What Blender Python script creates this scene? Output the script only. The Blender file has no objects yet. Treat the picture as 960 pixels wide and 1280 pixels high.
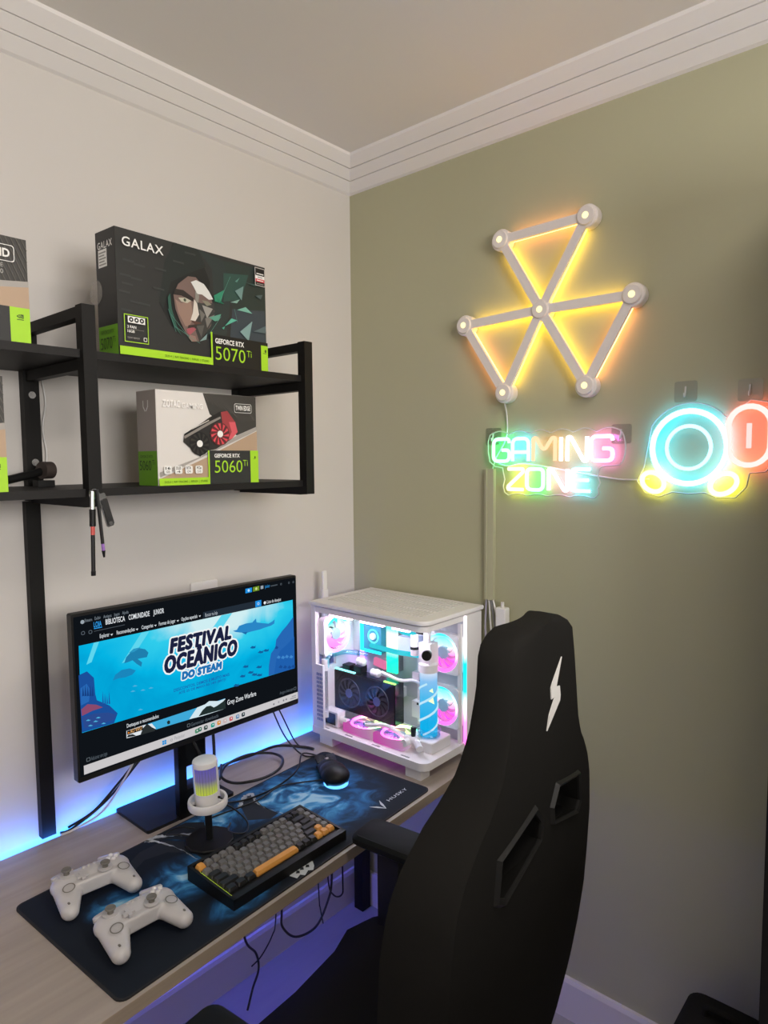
import bpy, bmesh, math, random
from mathutils import Vector, Matrix, Euler
R = math.radians
rng = random.Random(7)
sc = bpy.context.scene
COL = sc.collection

# ---------------------------------------------------------------- camera, world, lights, exposure
def make_camera():
    f, yaw, pitch, roll = 838.9, R(41.21), R(-4.48), R(-0.491)
    fw = Vector((math.cos(pitch)*math.cos(yaw), math.cos(pitch)*math.sin(yaw), math.sin(pitch)))
    rt = Vector((math.sin(yaw), -math.cos(yaw), 0)); up = rt.cross(fw)
    r2 = rt*math.cos(roll) + up*math.sin(roll); u2 = up*math.cos(roll) - rt*math.sin(roll)
    m = Matrix((r2, u2, -fw)).transposed().to_4x4(); m.translation = (-1.7051, -1.6366, 1.60)
    cd = bpy.data.cameras.new('camera'); cd.sensor_fit = 'VERTICAL'; cd.sensor_height = 36; cd.lens = 36*f/1280
    cd.clip_start = .02
    o = bpy.data.objects.new('camera', cd); o.matrix_world = m; COL.objects.link(o); sc.camera = o
make_camera()
w = bpy.data.worlds.new('world'); sc.world = w; w.use_nodes = True
w.node_tree.nodes['Background'].inputs[0].default_value = (1, .95, .9, 1)
w.node_tree.nodes['Background'].inputs[1].default_value = 0.6
def area(name, loc, target, size, power, col):
    l = bpy.data.lights.new(name, 'AREA'); l.shape = 'DISK'; l.size = size; l.energy = power; l.color = col
    o = bpy.data.objects.new(name, l); COL.objects.link(o); o.location = loc
    o.rotation_euler = (Vector(target)-Vector(loc)).to_track_quat('-Z', 'Y').to_euler(); return o
area('ceiling_lamp', (-.85, -1.70, 2.50), (-.85, -1.70, 0), .40, 8, (1, .91, .82))
wl = area('added_window_light', (-1.55, -3.24, 1.90), (-1.55, 0, 1.90), 1.4, 76, (1, .955, .91)); wl.data.shape = 'RECTANGLE'; wl.data.size_y = .75  # unseen daylight added to lift the walls, cornice and ceiling
sc.view_settings.view_transform = 'Standard'; sc.view_settings.look = 'None'
sc.view_settings.exposure = 0; sc.view_settings.gamma = 1; sc.view_settings.use_curve_mapping = False

# ---------------------------------------------------------------- materials
def lin(c):
    if isinstance(c, str): c = tuple(int(c[i:i+2], 16) for i in (0, 2, 4))
    return tuple((x/255/12.92 if x/255 <= .04045 else ((x/255+.055)/1.055)**2.4) for x in c[:3])
MATS = {}
def mat(name, col, rough=.5, metal=0, emit=0, ecol=None, noise=None, bump=None, spec=None, sheen=0):
    if name in MATS: return MATS[name]
    m = bpy.data.materials.new(name); m.use_nodes = True; nt = m.node_tree; b = nt.nodes['Principled BSDF']
    c = lin(col) if isinstance(col, str) else col
    b.inputs['Base Color'].default_value = (*c, 1); b.inputs['Roughness'].default_value = rough; b.inputs['Metallic'].default_value = metal
    if spec is not None: b.inputs['Specular IOR Level'].default_value = spec
    if sheen: b.inputs['Sheen Weight'].default_value = sheen
    if emit:
        e = lin(ecol) if isinstance(ecol, str) else (ecol or c)
        b.inputs['Emission Color'].default_value = (*e, 1); b.inputs['Emission Strength'].default_value = emit
    if noise or bump:
        tc = nt.nodes.new('ShaderNodeTexCoord')
    if noise:   # (scale xyz, amount, detail)
        mp = nt.nodes.new('ShaderNodeMapping'); mp.inputs['Scale'].default_value = noise[0]
        n = nt.nodes.new('ShaderNodeTexNoise'); n.inputs['Scale'].default_value = 1; n.inputs['Detail'].default_value = noise[2] if len(noise) > 2 else 4
        rp = nt.nodes.new('ShaderNodeValToRGB')
        a = noise[1]; rp.color_ramp.elements[0].position = .3; rp.color_ramp.elements[1].position = .7
        rp.color_ramp.elements[0].color = (*[x*(1-a) for x in c], 1); rp.color_ramp.elements[1].color = (*[min(1, x*(1+a)) for x in c], 1)
        nt.links.new(tc.outputs['Object'], mp.inputs[0]); nt.links.new(mp.outputs[0], n.inputs[0])
        nt.links.new(n.outputs[0], rp.inputs[0]); nt.links.new(rp.outputs[0], b.inputs['Base Color'])
    if bump:    # (scale, strength, distance)
        n = nt.nodes.new('ShaderNodeTexNoise'); n.inputs['Scale'].default_value = bump[0]; n.inputs['Detail'].default_value = 3
        bp = nt.nodes.new('ShaderNodeBump'); bp.inputs['Strength'].default_value = bump[1]; bp.inputs['Distance'].default_value = bump[2]
        nt.links.new(tc.outputs['Object'], n.inputs[0]); nt.links.new(n.outputs[0], bp.inputs['Height']); nt.links.new(bp.outputs[0], b.inputs['Normal'])
    MATS[name] = m; return m
def glow(name, col, strength):            # plain emission: tube, LED, screen pixel or part shown as lit
    if name in MATS: return MATS[name]
    m = bpy.data.materials.new(name); m.use_nodes = True; nt = m.node_tree; nt.nodes.clear()
    o = nt.nodes.new('ShaderNodeOutputMaterial'); e = nt.nodes.new('ShaderNodeEmission')
    e.inputs[0].default_value = (*(lin(col) if isinstance(col, str) else col), 1); e.inputs[1].default_value = strength
    nt.links.new(e.outputs[0], o.inputs[0]); MATS[name] = m; return m
def scr(col, k=1.0): return glow('screen_' + col + ('%g' % k), col, k)
def clear(name, tint=(1, 1, 1), gloss=.08, rough=.03):
    if name in MATS: return MATS[name]
    m = bpy.data.materials.new(name); m.use_nodes = True; nt = m.node_tree; nt.nodes.clear()
    o = nt.nodes.new('ShaderNodeOutputMaterial'); t = nt.nodes.new('ShaderNodeBsdfTransparent'); g = nt.nodes.new('ShaderNodeBsdfGlossy')
    x = nt.nodes.new('ShaderNodeMixShader'); t.inputs[0].default_value = (*tint, 1); g.inputs['Roughness'].default_value = rough
    x.inputs[0].default_value = gloss
    nt.links.new(t.outputs[0], x.inputs[1]); nt.links.new(g.outputs[0], x.inputs[2]); nt.links.new(x.outputs[0], o.inputs[0])
    MATS[name] = m; return m
def ramp_glow(name, stops, strength, axis=(0, 0, 1), lo=-.06, hi=.06, base=None):   # emission gradient along an object axis
    if name in MATS: return MATS[name]
    m = bpy.data.materials.new(name); m.use_nodes = True; nt = m.node_tree; nt.nodes.clear()
    o = nt.nodes.new('ShaderNodeOutputMaterial'); e = nt.nodes.new('ShaderNodeEmission'); tc = nt.nodes.new('ShaderNodeTexCoord')
    d = nt.nodes.new('ShaderNodeVectorMath'); d.operation = 'DOT_PRODUCT'; d.inputs[1].default_value = axis
    mr = nt.nodes.new('ShaderNodeMapRange'); mr.inputs[1].default_value = lo; mr.inputs[2].default_value = hi
    rp = nt.nodes.new('ShaderNodeValToRGB'); els = rp.color_ramp.elements
    while len(els) < len(stops): els.new(.5)
    for el, (p, c) in zip(els, stops): el.position = p; el.color = (*lin(c), 1)
    nt.links.new(tc.outputs['Object'], d.inputs[0]); nt.links.new(d.outputs['Value'], mr.inputs[0]); nt.links.new(mr.outputs[0], rp.inputs[0])
    nt.links.new(rp.outputs[0], e.inputs[0]); e.inputs[1].default_value = strength; nt.links.new(e.outputs[0], o.inputs[0])
    MATS[name] = m; return m

WALLL = mat('pale_wall_paint', (.66, .63, .595), .85, noise=((1.3, 1.3, 1.3), .02), bump=(220, .05, .0005))
WALLR = mat('olive_wall_paint', (.445, .435, .290), .8, noise=((1.1, 1.1, 1.1), .03), bump=(220, .05, .0005))
CEIL = mat('ceiling_paint', (.82, .79, .755), .9)
TRIM = mat('cornice_white', (.83, .80, .78), .6)
FLOORM = mat('pale_floor', (.36, .34, .34), .45, noise=((3, 20, 1), .06))
BASEB = mat('baseboard_white', (.72, .68, .68), .4)
WOOD = mat('pale_oak', (.37, .318, .275), .5, noise=((2.2, 34, 20), .13, 6))
BLACKM = mat('black_powder_coat', (.008, .0075, .007), .55, spec=.25, bump=(900, .15, .0003))
BOARD = mat('black_board', (.011, .010, .0095), .55, spec=.3)
BLK = mat('black_plastic', (.008, .008, .0085), .45, spec=.3)
BLKS = mat('black_gloss', (.012, .012, .014), .18)
WHT = mat('white_plastic', (.82, .80, .79), .35)
FAB = mat('black_fabric', (.0125, .012, .0108), .95, bump=(1400, .35, .0006), spec=.08)
STEEL = mat('steel', (.6, .6, .6), .25, 1)
CABLE = mat('cable_black', (.012, .012, .014), .45)
CABLEW = mat('cable_white', (.75, .74, .72), .4)
GREYP = mat('grey_plastic', (.25, .25, .26), .45)

# ---------------------------------------------------------------- mesh helpers
class MB:
    def __init__(s): s.v = []; s.f = []; s.mi = []; s.m = []
    def mid(s, m):
        if m not in s.m: s.m.append(m)
        return s.m.index(m)
    def add(s, vs, fs, m=None, M=None):
        b = len(s.v); s.v += [tuple(M @ Vector(p)) if M else tuple(p) for p in vs]
        k = s.mid(m) if m else 0
        for f in fs: s.f.append(tuple(b+i for i in f)); s.mi.append(k)
        return s
    def box(s, c, d, m=None, rot=None, taper=1):
        x, y, z = d[0]/2, d[1]/2, d[2]/2; t = taper
        vs = [(-x, -y, -z), (x, -y, -z), (x, y, -z), (-x, y, -z), (-x*t, -y*t, z), (x*t, -y*t, z), (x*t, y*t, z), (-x*t, y*t, z)]
        M = Matrix.Translation(c) @ (Euler(rot).to_matrix().to_4x4() if rot else Matrix())
        return s.add(vs, [(3, 2, 1, 0), (4, 5, 6, 7), (0, 1, 5, 4), (1, 2, 6, 5), (2, 3, 7, 6), (3, 0, 4, 7)], m, M)
    def rbox(s, c, d, r, m=None, rot=None, seg=4, axis='z', ch=0):   # box with rounded corners about one axis
        ix = {'z': (0, 1, 2), 'x': (1, 2, 0), 'y': (2, 0, 1)}[axis]
        a, b, h = d[ix[0]]/2, d[ix[1]]/2, d[ix[2]]/2
        poly = rrect(2*a, 2*b, r, seg)
        M0 = Matrix.Translation(c) @ (Euler(rot).to_matrix().to_4x4() if rot else Matrix())
        P = Matrix.Identity(4)
        if axis == 'x': P = Matrix(((0, 0, 1, 0), (1, 0, 0, 0), (0, 1, 0, 0), (0, 0, 0, 1)))
        if axis == 'y': P = Matrix(((0, 1, 0, 0), (0, 0, 1, 0), (1, 0, 0, 0), (0, 0, 0, 1)))
        return s.prism(poly, -h, h, m, M0 @ P, ch)
    def prism(s, poly, z0, z1, m=None, M=None, ch=0):
        n = len(poly)
        if ch:
            cx = sum(p[0] for p in poly)/n; cy = sum(p[1] for p in poly)/n
            ex = max(abs(p[0]-cx) for p in poly); ey = max(abs(p[1]-cy) for p in poly)
            ins = [(cx+(p[0]-cx)*(1-ch/ex), cy+(p[1]-cy)*(1-ch/ey)) for p in poly]
            rings = [[(*p, z0) for p in ins], [(*p, z0+ch) for p in poly], [(*p, z1-ch) for p in poly], [(*p, z1) for p in ins]]
        else: rings = [[(*p, z0) for p in poly], [(*p, z1) for p in poly]]
        return s.loft(rings, m, M)
    def loft(s, rings, m=None, M=None, caps=True):
        n = len(rings[0]); vs = [p for r in rings for p in r]; fs = []
        for k in range(len(rings)-1):
            for i in range(n): j = (i+1) % n; fs.append((k*n+i, k*n+j, (k+1)*n+j, (k+1)*n+i))
        if caps: fs += [tuple(range(n-1, -1, -1)), tuple((len(rings)-1)*n+i for i in range(n))]
        return s.add(vs, fs, m, M)
    def cyl(s, p0, p1, r, m=None, seg=16, r1=None):
        p0, p1 = Vector(p0), Vector(p1); d = p1-p0; q = d.to_track_quat('Z', 'Y').to_matrix()
        r1 = r if r1 is None else r1
        rings = [[tuple(p + q @ Vector((math.cos(2*math.pi*i/seg)*rr, math.sin(2*math.pi*i/seg)*rr, 0))) for i in range(seg)] for p, rr in ((p0, r), (p1, r1))]
        return s.loft(rings, m)
    def lathe(s, prof, m=None, M=None, seg=28, closed=False):
        rings = [[(math.cos(2*math.pi*i/seg)*r, math.sin(2*math.pi*i/seg)*r, z) for i in range(seg)] for r, z in prof]
        if closed: rings.append(rings[0]); return s.loft(rings, m, M, caps=False)
        return s.loft(rings, m, M)
    def torus(s, R0, r, m=None, M=None, seg=32, k=8):
        return s.lathe([(R0+r*math.cos(2*math.pi*i/k), r*math.sin(2*math.pi*i/k)) for i in range(k)], m, M, seg, True)
    def tube(s, pts, r, m=None, seg=6, closed=False):
        pts = [Vector(p) for p in pts]; n = len(pts); rings = []; N = None
        for i, p in enumerate(pts):
            if closed: t = pts[(i+1) % n]-pts[i-1]
            else: t = pts[min(i+1, n-1)]-pts[max(i-1, 0)]
            if t.length < 1e-9: t = Vector((0, 0, 1))
            t.normalize()
            if N is None: N = t.orthogonal().normalized()
            N = (N - t*N.dot(t))
            N = N.normalized() if N.length > 1e-6 else t.orthogonal().normalized()
            B = t.cross(N)
            rings.append([tuple(p + (N*math.cos(2*math.pi*k/seg)+B*math.sin(2*math.pi*k/seg))*r) for k in range(seg)])
        if closed: rings.append(rings[0]); return s.loft(rings, m, caps=False)
        return s.loft(rings, m)
    def ell(s, c, rad, m=None, M=None, seg=20, rings=12):
        vs = []; fs = []
        for j in range(rings+1):
            th = math.pi*j/rings
            for i in range(seg):
                ph = 2*math.pi*i/seg; vs.append((c[0]+rad[0]*math.sin(th)*math.cos(ph), c[1]+rad[1]*math.sin(th)*math.sin(ph), c[2]-rad[2]*math.cos(th)))
        for j in range(rings):
            for i in range(seg): k = (i+1) % seg; fs.append((j*seg+i, j*seg+k, (j+1)*seg+k, (j+1)*seg+i))
        return s.add(vs, fs, m, M)
    def mesh(s, name, mats=None, smooth=None):
        me = bpy.data.meshes.new(name); me.from_pydata(s.v, [], s.f)
        ms = s.m if s.m else []
        if mats is not None: ms = mats if isinstance(mats, list) else [mats]
        for m in ms: me.materials.append(m)
        if len(s.m) > 1 and mats is None: me.polygons.foreach_set('material_index', s.mi)
        bm = bmesh.new(); bm.from_mesh(me); bmesh.ops.remove_doubles(bm, verts=bm.verts, dist=1e-6)
        if smooth != 'flat2d': bmesh.ops.recalc_face_normals(bm, faces=bm.faces)
        if smooth and smooth != 'flat2d':
            ang = R(smooth)
            for f in bm.faces: f.smooth = True
            for e in bm.edges:
                if len(e.link_faces) == 2 and e.calc_face_angle(0) > ang: e.smooth = False
        bm.to_mesh(me); bm.free(); return me
    def build(s, name, mats=None, parent=None, smooth=None, loc=None, rot=None):
        o = bpy.data.objects.new(name, s.mesh(name, mats, smooth)); COL.objects.link(o)
        if parent: o.parent = parent
        if loc: o.location = loc
        if rot: o.rotation_euler = rot
        return o
def rrect(w, h, r, seg=4, cx=0, cy=0):
    r = min(r, w/2-1e-5, h/2-1e-5); o = []
    for qx, qy, a0 in ((1, 1, 0), (-1, 1, 90), (-1, -1, 180), (1, -1, 270)):
        for i in range(seg+1):
            a = R(a0+90*i/seg); o.append((cx+qx*(w/2-r)+r*math.cos(a), cy+qy*(h/2-r)+r*math.sin(a)))
    return o
def smooth_path(pts, n=6, closed=False):
    P = [Vector(p) for p in pts]; o = []; N = len(P)
    rngN = N if closed else N-1
    for i in range(rngN):
        g = (lambda k: P[k % N]) if closed else (lambda k: P[max(0, min(N-1, k))])
        p0, p1, p2, p3 = g(i-1), g(i), g(i+1), g(i+2)
        for k in range(n):
            t = k/n; o.append(.5*((2*p1)+(p2-p0)*t+(2*p0-5*p1+4*p2-p3)*t*t+(3*p1-p0-3*p2+p3)*t**3))
    if not closed: o.append(P[-1])
    return o
def round_path(pts, r, n=4):            # polyline with rounded corners
    P = [Vector(p) for p in pts]; o = [P[0]]
    for i in range(1, len(P)-1):
        a, b = (P[i-1]-P[i]), (P[i+1]-P[i]); d = min(r, a.length*.49, b.length*.49)
        s0, s1 = P[i]+a.normalized()*d, P[i]+b.normalized()*d
        for k in range(n+1):
            t = k/n; o.append(s0*(1-t)**2+P[i]*2*t*(1-t)+s1*t*t)
    o.append(P[-1]); return o
def tag(o, label, cat, group=None, kind=None):
    o['label'] = label; o['category'] = cat
    if group: o['group'] = group
    if kind: o['kind'] = kind
    return o
def thing(name, label, cat, loc=(0, 0, 0), rz=0, group=None, rot=None):
    o = bpy.data.objects.new(name, None); COL.objects.link(o); o.location = loc; o.empty_display_size = .05
    o.rotation_euler = rot if rot else (0, 0, rz); return tag(o, label, cat, group)
def struct(o): o['kind'] = 'structure'; return o
def kids(o): return [c for c in bpy.data.objects if c.parent == o]
def copy_tree(o, parent=None):
    c = o.copy(); COL.objects.link(c)
    if parent: c.parent = parent
    for ch in kids(o): copy_tree(ch, c)
    return c
def evaluated(o):                        # bake the modifiers of a mesh object
    dg = bpy.context.evaluated_depsgraph_get(); me = bpy.data.meshes.new_from_object(o.evaluated_get(dg))
    old = o.data; o.modifiers.clear(); o.data = me; me.name = old.name; return o
def blob(mb, name, m, parent, vox=.003, it=6, loc=None, rot=None):   # union of soft forms melted into one skin
    o = mb.build(name, m); mo = o.modifiers.new('r', 'REMESH'); mo.mode = 'VOXEL'; mo.voxel_size = vox
    s = o.modifiers.new('s', 'SMOOTH'); s.iterations = it; s.factor = .5
    evaluated(o)
    for p in o.data.polygons: p.use_smooth = True
    if not o.data.materials: o.data.materials.append(m)
    o.parent = parent
    if loc: o.location = loc
    if rot: o.rotation_euler = rot
    return o
# ---- flat print: lettering and flat art lying on a face (x right, y up, z out of the face)
TXT = {}
def text_geo(body, bold=0, shear=0, spacing=1.0):
    k = (body, bold, shear, spacing)
    if k not in TXT:
        c = bpy.data.curves.new('lettering', 'FONT'); c.body = body; c.size = 1; c.offset = bold; c.shear = shear; c.resolution_u = 3; c.space_character = spacing
        o = bpy.data.objects.new('lettering', c); me = o.to_mesh()
        vs = [tuple(v.co[:2]) for v in me.vertices]; fs = [tuple(p.vertices) for p in me.polygons]
        o.to_mesh_clear(); bpy.data.objects.remove(o); bpy.data.curves.remove(c)
        TXT[k] = (vs, fs)
    return TXT[k]
class Print(MB):
    def __init__(s, quad=None, size=None, dz=.00008):
        super().__init__(); s.z = dz; s.dz = dz; s.h = None
        if quad: s.h = homography(quad, [(0, size[1]), size, (size[0], 0), (0, 0)])
    def uv(s, p): return apply_h(s.h, p) if s.h else p
    def poly(s, pts, m):
        P = [s.uv(p) for p in pts]; s.z += s.dz
        a = sum(P[i][0]*P[(i+1) % len(P)][1]-P[(i+1) % len(P)][0]*P[i][1] for i in range(len(P)))
        if a < 0: P = P[::-1]
        return s.add([(*p, s.z) for p in P], [tuple(range(len(P)))], m)
    def rect(s, u0, v0, u1, v1, m):
        h, s.h = s.h, None; s.poly([(u0, v0), (u1, v0), (u1, v1), (u0, v1)], m); s.h = h; return s
    def disc(s, u, v, r, m, ry=None, seg=18, rot=0):
        h, s.h = s.h, None; ry = ry or r
        s.poly([(u+r*math.cos(t)*math.cos(rot)-ry*math.sin(t)*math.sin(rot), v+r*math.cos(t)*math.sin(rot)+ry*math.sin(t)*math.cos(rot)) for t in [2*math.pi*i/seg for i in range(seg)]], m); s.h = h; return s
    def ring(s, poly, wdt, m):
        s.z += s.dz; n = len(poly); cx = sum(p[0] for p in poly)/n; cy = sum(p[1] for p in poly)/n
        ex = max(abs(p[0]-cx) for p in poly); ey = max(abs(p[1]-cy) for p in poly)
        ins = [(cx+(p[0]-cx)*(1-wdt/ex), cy+(p[1]-cy)*(1-wdt/ey)) for p in poly]
        return s.add([(*p, s.z) for p in poly]+[(*p, s.z) for p in ins], [(i, (i+1) % n, n+(i+1) % n, n+i) for i in range(n)], m)
    def stroke(s, pts, w, m):
        s.z += s.dz; P = [Vector(s.uv(p)) for p in pts]; L = []; Rr = []
        for i in range(len(P)):
            t = P[min(i+1, len(P)-1)]-P[max(i-1, 0)]; n = Vector((-t.y, t.x)).normalized()*w/2; L.append(P[i]+n); Rr.append(P[i]-n)
        n = len(P); return s.add([(*p, s.z) for p in L+Rr], [(i, n+i, n+i+1, i+1) for i in range(n-1)], m)
    def text(s, body, u, v, m, width=None, height=None, size=None, bold=0, shear=0, spacing=1.0, align='l'):
        vs, fs = text_geo(body, bold, shear, spacing); s.z += s.dz
        if not vs: return s
        x0 = min(p[0] for p in vs); x1 = max(p[0] for p in vs); y0 = 0; y1 = max(p[1] for p in vs)
        if size: sx = sy = size
        else:
            sx = width/(x1-x0) if width else None; sy = height/(y1-y0) if height else sx
            sx = sx or sy
        off = {'l': x0, 'c': (x0+x1)/2, 'r': x1}[align]
        return s.add([(u+(p[0]-off)*sx, v+p[1]*sy, s.z) for p in vs], fs, m)
    def build(s, name, parent, loc, rot): return super().build(name, None, parent, 'flat2d', loc, rot)
def solve(A, b):
    n = len(b); M = [r[:]+[x] for r, x in zip(A, b)]
    for i in range(n):
        p = max(range(i, n), key=lambda k: abs(M[k][i])); M[i], M[p] = M[p], M[i]
        for k in range(n):
            if k != i:
                f = M[k][i]/M[i][i]; M[k] = [x-f*y for x, y in zip(M[k], M[i])]
    return [M[i][n]/M[i][i] for i in range(n)]
def homography(src, dst):                # straightens art sketched on a slanted face
    A = []; b = []
    for (x, y), (u, v) in zip(src, dst):
        A += [[x, y, 1, 0, 0, 0, -u*x, -u*y], [0, 0, 0, x, y, 1, -v*x, -v*y]]; b += [u, v]
    return solve(A, b)
def apply_h(h, p):
    x, y = p; d = h[6]*x+h[7]*y+1; return ((h[0]*x+h[1]*y+h[2])/d, (h[3]*x+h[4]*y+h[5])/d)
FRONT = (R(90), 0, 0); LEFT = (R(90), 0, R(-90))

# ---------------------------------------------------------------- room shell
X0, Y0, H = -3.0, -3.2, 2.575
def slab(name, c, d, m): return struct(MB().box(c, d).build(name, m))
slab('floor', (X0/2, Y0/2, -.05), (3.3, 3.5, .1), FLOORM)
slab('ceiling', (X0/2, Y0/2, H+.05), (3.3, 3.5, .1), CEIL)
slab('wall_left', (X0/2, .05, H/2), (3.2, .1, H), WALLL)
slab('wall_right', (.05, Y0/2-.05, H/2), (.1, 3.3, H), WALLR)
slab('wall_back', (X0-.05, Y0/2, H/2), (.1, 3.2, H), WALLL)
wf = MB()
for c, d in (((-2.65, Y0-.05, H/2), (.8, .1, H)), ((-.40, Y0-.05, H/2), (.9, .1, H)), ((-1.55, Y0-.05, .76), (1.4, .1, 1.52)), ((-1.55, Y0-.05, (2.28+H)/2), (1.4, .1, H-2.28))): wf.box(c, d)
struct(wf.build('wall_front', WALLL))
wn = bpy.data.objects.new('added_window_1', None); COL.objects.link(wn); struct(wn); wn.location = (-1.55, Y0-.02, 1.9)  # unseen opening and frame added around the fill light
for c, d in (((-.68, 0, 0), (.04, .06, .76)), ((.68, 0, 0), (.04, .06, .76)), ((0, 0, 0), (.04, .06, .76)), ((0, 0, .36), (1.4, .06, .04)), ((0, 0, -.36), (1.4, .06, .04))): MB().box(c, d).build('added_window_frame', TRIM, wn)
for x in (-.34, .34): MB().box((x, 0, 0), (.64, .004, .68)).build('added_window_pane', clear('added_window_glass'), wn)
prof = [(0, 2.493), (.010, 2.497)]
def crown(k): return (.010+.088*k, 2.497+.070*k)
for k in (1/3, 2/3):
    a, b = crown(k-.012), crown(k+.012); mid_ = crown(k)
    prof += [a, (mid_[0]-.004, mid_[1]+.004+.0), b]
prof += [crown(1), (.100, H), (0, H)]
m = MB(); m.loft([[(X0, -d, z) for d, z in prof], [(-d, -d, z) for d, z in prof]]); struct(m.build('trim_1', TRIM))
m = MB(); m.loft([[(-d, Y0, z) for d, z in prof], [(-d, -d, z) for d, z in prof]]); struct(m.build('trim_2', TRIM))
bp = [(0, 0), (.014, 0), (.014, .108), (.010, .12), (0, .12)]
m = MB(); m.loft([[(X0, -d, z) for d, z in bp], [(-d, -d, z) for d, z in bp]]); struct(m.build('baseboard_left', BASEB))
m = MB(); m.loft([[(-d, Y0, z) for d, z in bp], [(-d, -d, z) for d, z in bp]]); struct(m.build('baseboard_right', BASEB))

# unseen drawer block added behind the camera to shade the lower room
dr = thing('light_blocker', 'unseen tall brown drawer block added to shade the lower room', 'light_blocker', (-1.05, -2.20, 0))
DW = mat('blocker_brown', (.16, .10, .065), .5, noise=((2, 20, 20), .2))
MB().box((0, 0, .71), (1.35, .40, 1.42)).build('body', DW, dr)
for k in range(4):
    d = MB().box((0, .206, .20+k*.34), (1.29, .012, .31)).build('drawer', DW, dr)
    MB().box((0, .220, .20+k*.34), (.16, .016, .014)).build('handle', STEEL, d)
# dark wardrobe at the right-hand edge
wd = thing('wardrobe', 'dark tall wardrobe edge at the far right against olive wall', 'wardrobe', (-.35, -1.38, 0))
MB().box((.16, -.45, 1.1), (.32, .9, 2.2)).build('body', BOARD, wd)
for i in (0, 1):
    d = MB().box((-.01, -.225-.45*i, 1.1), (.016, .44, 2.18)).build('door', BOARD, wd)
    MB().cyl((-.03, -.42+.0-.06*i, 1.0), (-.03, -.42-.06*i, 1.2), .006).build('handle', STEEL, d)

# ---------------------------------------------------------------- desk
DZ = .71
dk = thing('desk', 'long pale oak desk against the grey wall', 'desk', (0, 0, 0))
fy = lambda x: -.585+.05*(x+.296)
m = MB(); top = [(-2.25, fy(-2.25)), (-.003, fy(-.003)), (-.003, -.036), (-2.25, -.036)]
m.prism(top, DZ-.026, DZ).build('desktop', WOOD, dk)
m = MB(); e0, e1 = Vector((-2.25, fy(-2.25)-.0012, DZ-.013)), Vector((-.003, fy(-.003)-.0012, DZ-.013))
m.prism([(-2.25, fy(-2.25)-.0012), (-.003, fy(-.003)-.0012), (-.003, fy(-.003)), (-2.25, fy(-2.25))], DZ-.026, DZ).build('edge_band', mat('edge_band_oak', (.36, .29, .22), .45, noise=((3, 30, 60), .1)), dk)
for x, yy in ((-2.2, -.06), (-2.2, -.60), (-.04, -.06), (-.04, -.54)):
    MB().box((x, yy, (DZ-.026)/2), (.04, .04, DZ-.026)).build('leg', BLACKM, dk)
led = tag(MB().box((-1.13, -.0345, .6985), (2.2, .003, .010)).build('led_strip', glow('led_blue', (.0, .27, 1.0), 42)),
          'glowing blue light strip along the wall behind the desk', 'light strip')

led3 = tag(MB().box((-1.13, -.026, .700), (2.2, .009, .0012)).build('led_strip', glow('added_led_purple', (.16, .10, 1.0), 20)),
          'unseen purple light strip added facing up behind the desk', 'light strip')  # second strip added to spread violet further up the wall
led2 = tag(MB().box((-1.13, -.055, .682), (2.1, .010, .003)).build('led_strip', glow('added_led_violet', (.13, .11, 1.0), 50)),
          'unseen blue violet light strip added under the back desk edge', 'light strip')  # hidden strip added to tint the wall and floor below violet

# ---------------------------------------------------------------- desk mat
PADA = R(3.05)
def mat_material():
    m = bpy.data.materials.new('mat_print'); m.use_nodes = True; nt = m.node_tree; b = nt.nodes['Principled BSDF']; b.inputs['Roughness'].default_value = .75
    b.inputs['Specular IOR Level'].default_value = .25
    tc = nt.nodes.new('ShaderNodeTexCoord'); L = nt.links.new
    def blobmask(cx, cy, rx, ry):
        mp = nt.nodes.new('ShaderNodeMapping'); mp.inputs['Location'].default_value = (-cx/rx, -cy/ry, 0); mp.inputs['Scale'].default_value = (1/rx, 1/ry, 0)
        g = nt.nodes.new('ShaderNodeTexGradient'); g.gradient_type = 'SPHERICAL'; L(tc.outputs['Object'], mp.inputs[0]); L(mp.outputs[0], g.inputs[0]); return g.outputs['Fac']
    tot = None
    for a in ((.27, .20, .12, .09), (.68, .23, .22, .22), (.60, .30, .2, .12), (.45, .33, .14, .09), (.14, .24, .08, .05), (.30, .05, .1, .05)):
        o = blobmask(*a)
        if tot is None: tot = o
        else:
            q = nt.nodes.new('ShaderNodeMath'); q.operation = 'MAXIMUM'; L(tot, q.inputs[0]); L(o, q.inputs[1]); tot = q.outputs[0]
    n = nt.nodes.new('ShaderNodeTexNoise'); n.inputs['Scale'].default_value = 14; n.inputs['Detail'].default_value = 7; n.inputs['Distortion'].default_value = 1.6
    L(tc.outputs['Object'], n.inputs[0])
    mr = nt.nodes.new('ShaderNodeMapRange'); mr.inputs[1].default_value = .40; mr.inputs[2].default_value = .68; L(n.outputs[0], mr.inputs[0])
    a = nt.nodes.new('ShaderNodeMath'); a.operation = 'MULTIPLY_ADD'; L(mr.outputs[0], a.inputs[0]); L(tot, a.inputs[1]); 
    h = nt.nodes.new('ShaderNodeMath'); h.operation = 'MULTIPLY'; L(tot, h.inputs[0]); h.inputs[1].default_value = .38; L(h.outputs[0], a.inputs[2])
    rp = nt.nodes.new('ShaderNodeValToRGB'); e = rp.color_ramp.elements
    for p, c in ((.25, '17304a'), (.55, '2d6a96'), (.85, '7fb6d6')): e.new(p)
    for el, (p, c) in zip(e, ((0, '111924'), (.16, '162f4a'), (.42, '28659a'), (.70, '4d9ace'), (1, 'a4d0e6'))): el.position = p; el.color = (*lin(c), 1)
    L(a.outputs[0], rp.inputs[0]); L(rp.outputs[0], b.inputs['Base Color']); return m
pm = thing('desk_mat', 'large dark blue desk mat with icy artwork on the pale desk', 'desk mat', (-1.2165, -.6235, DZ), PADA)
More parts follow.
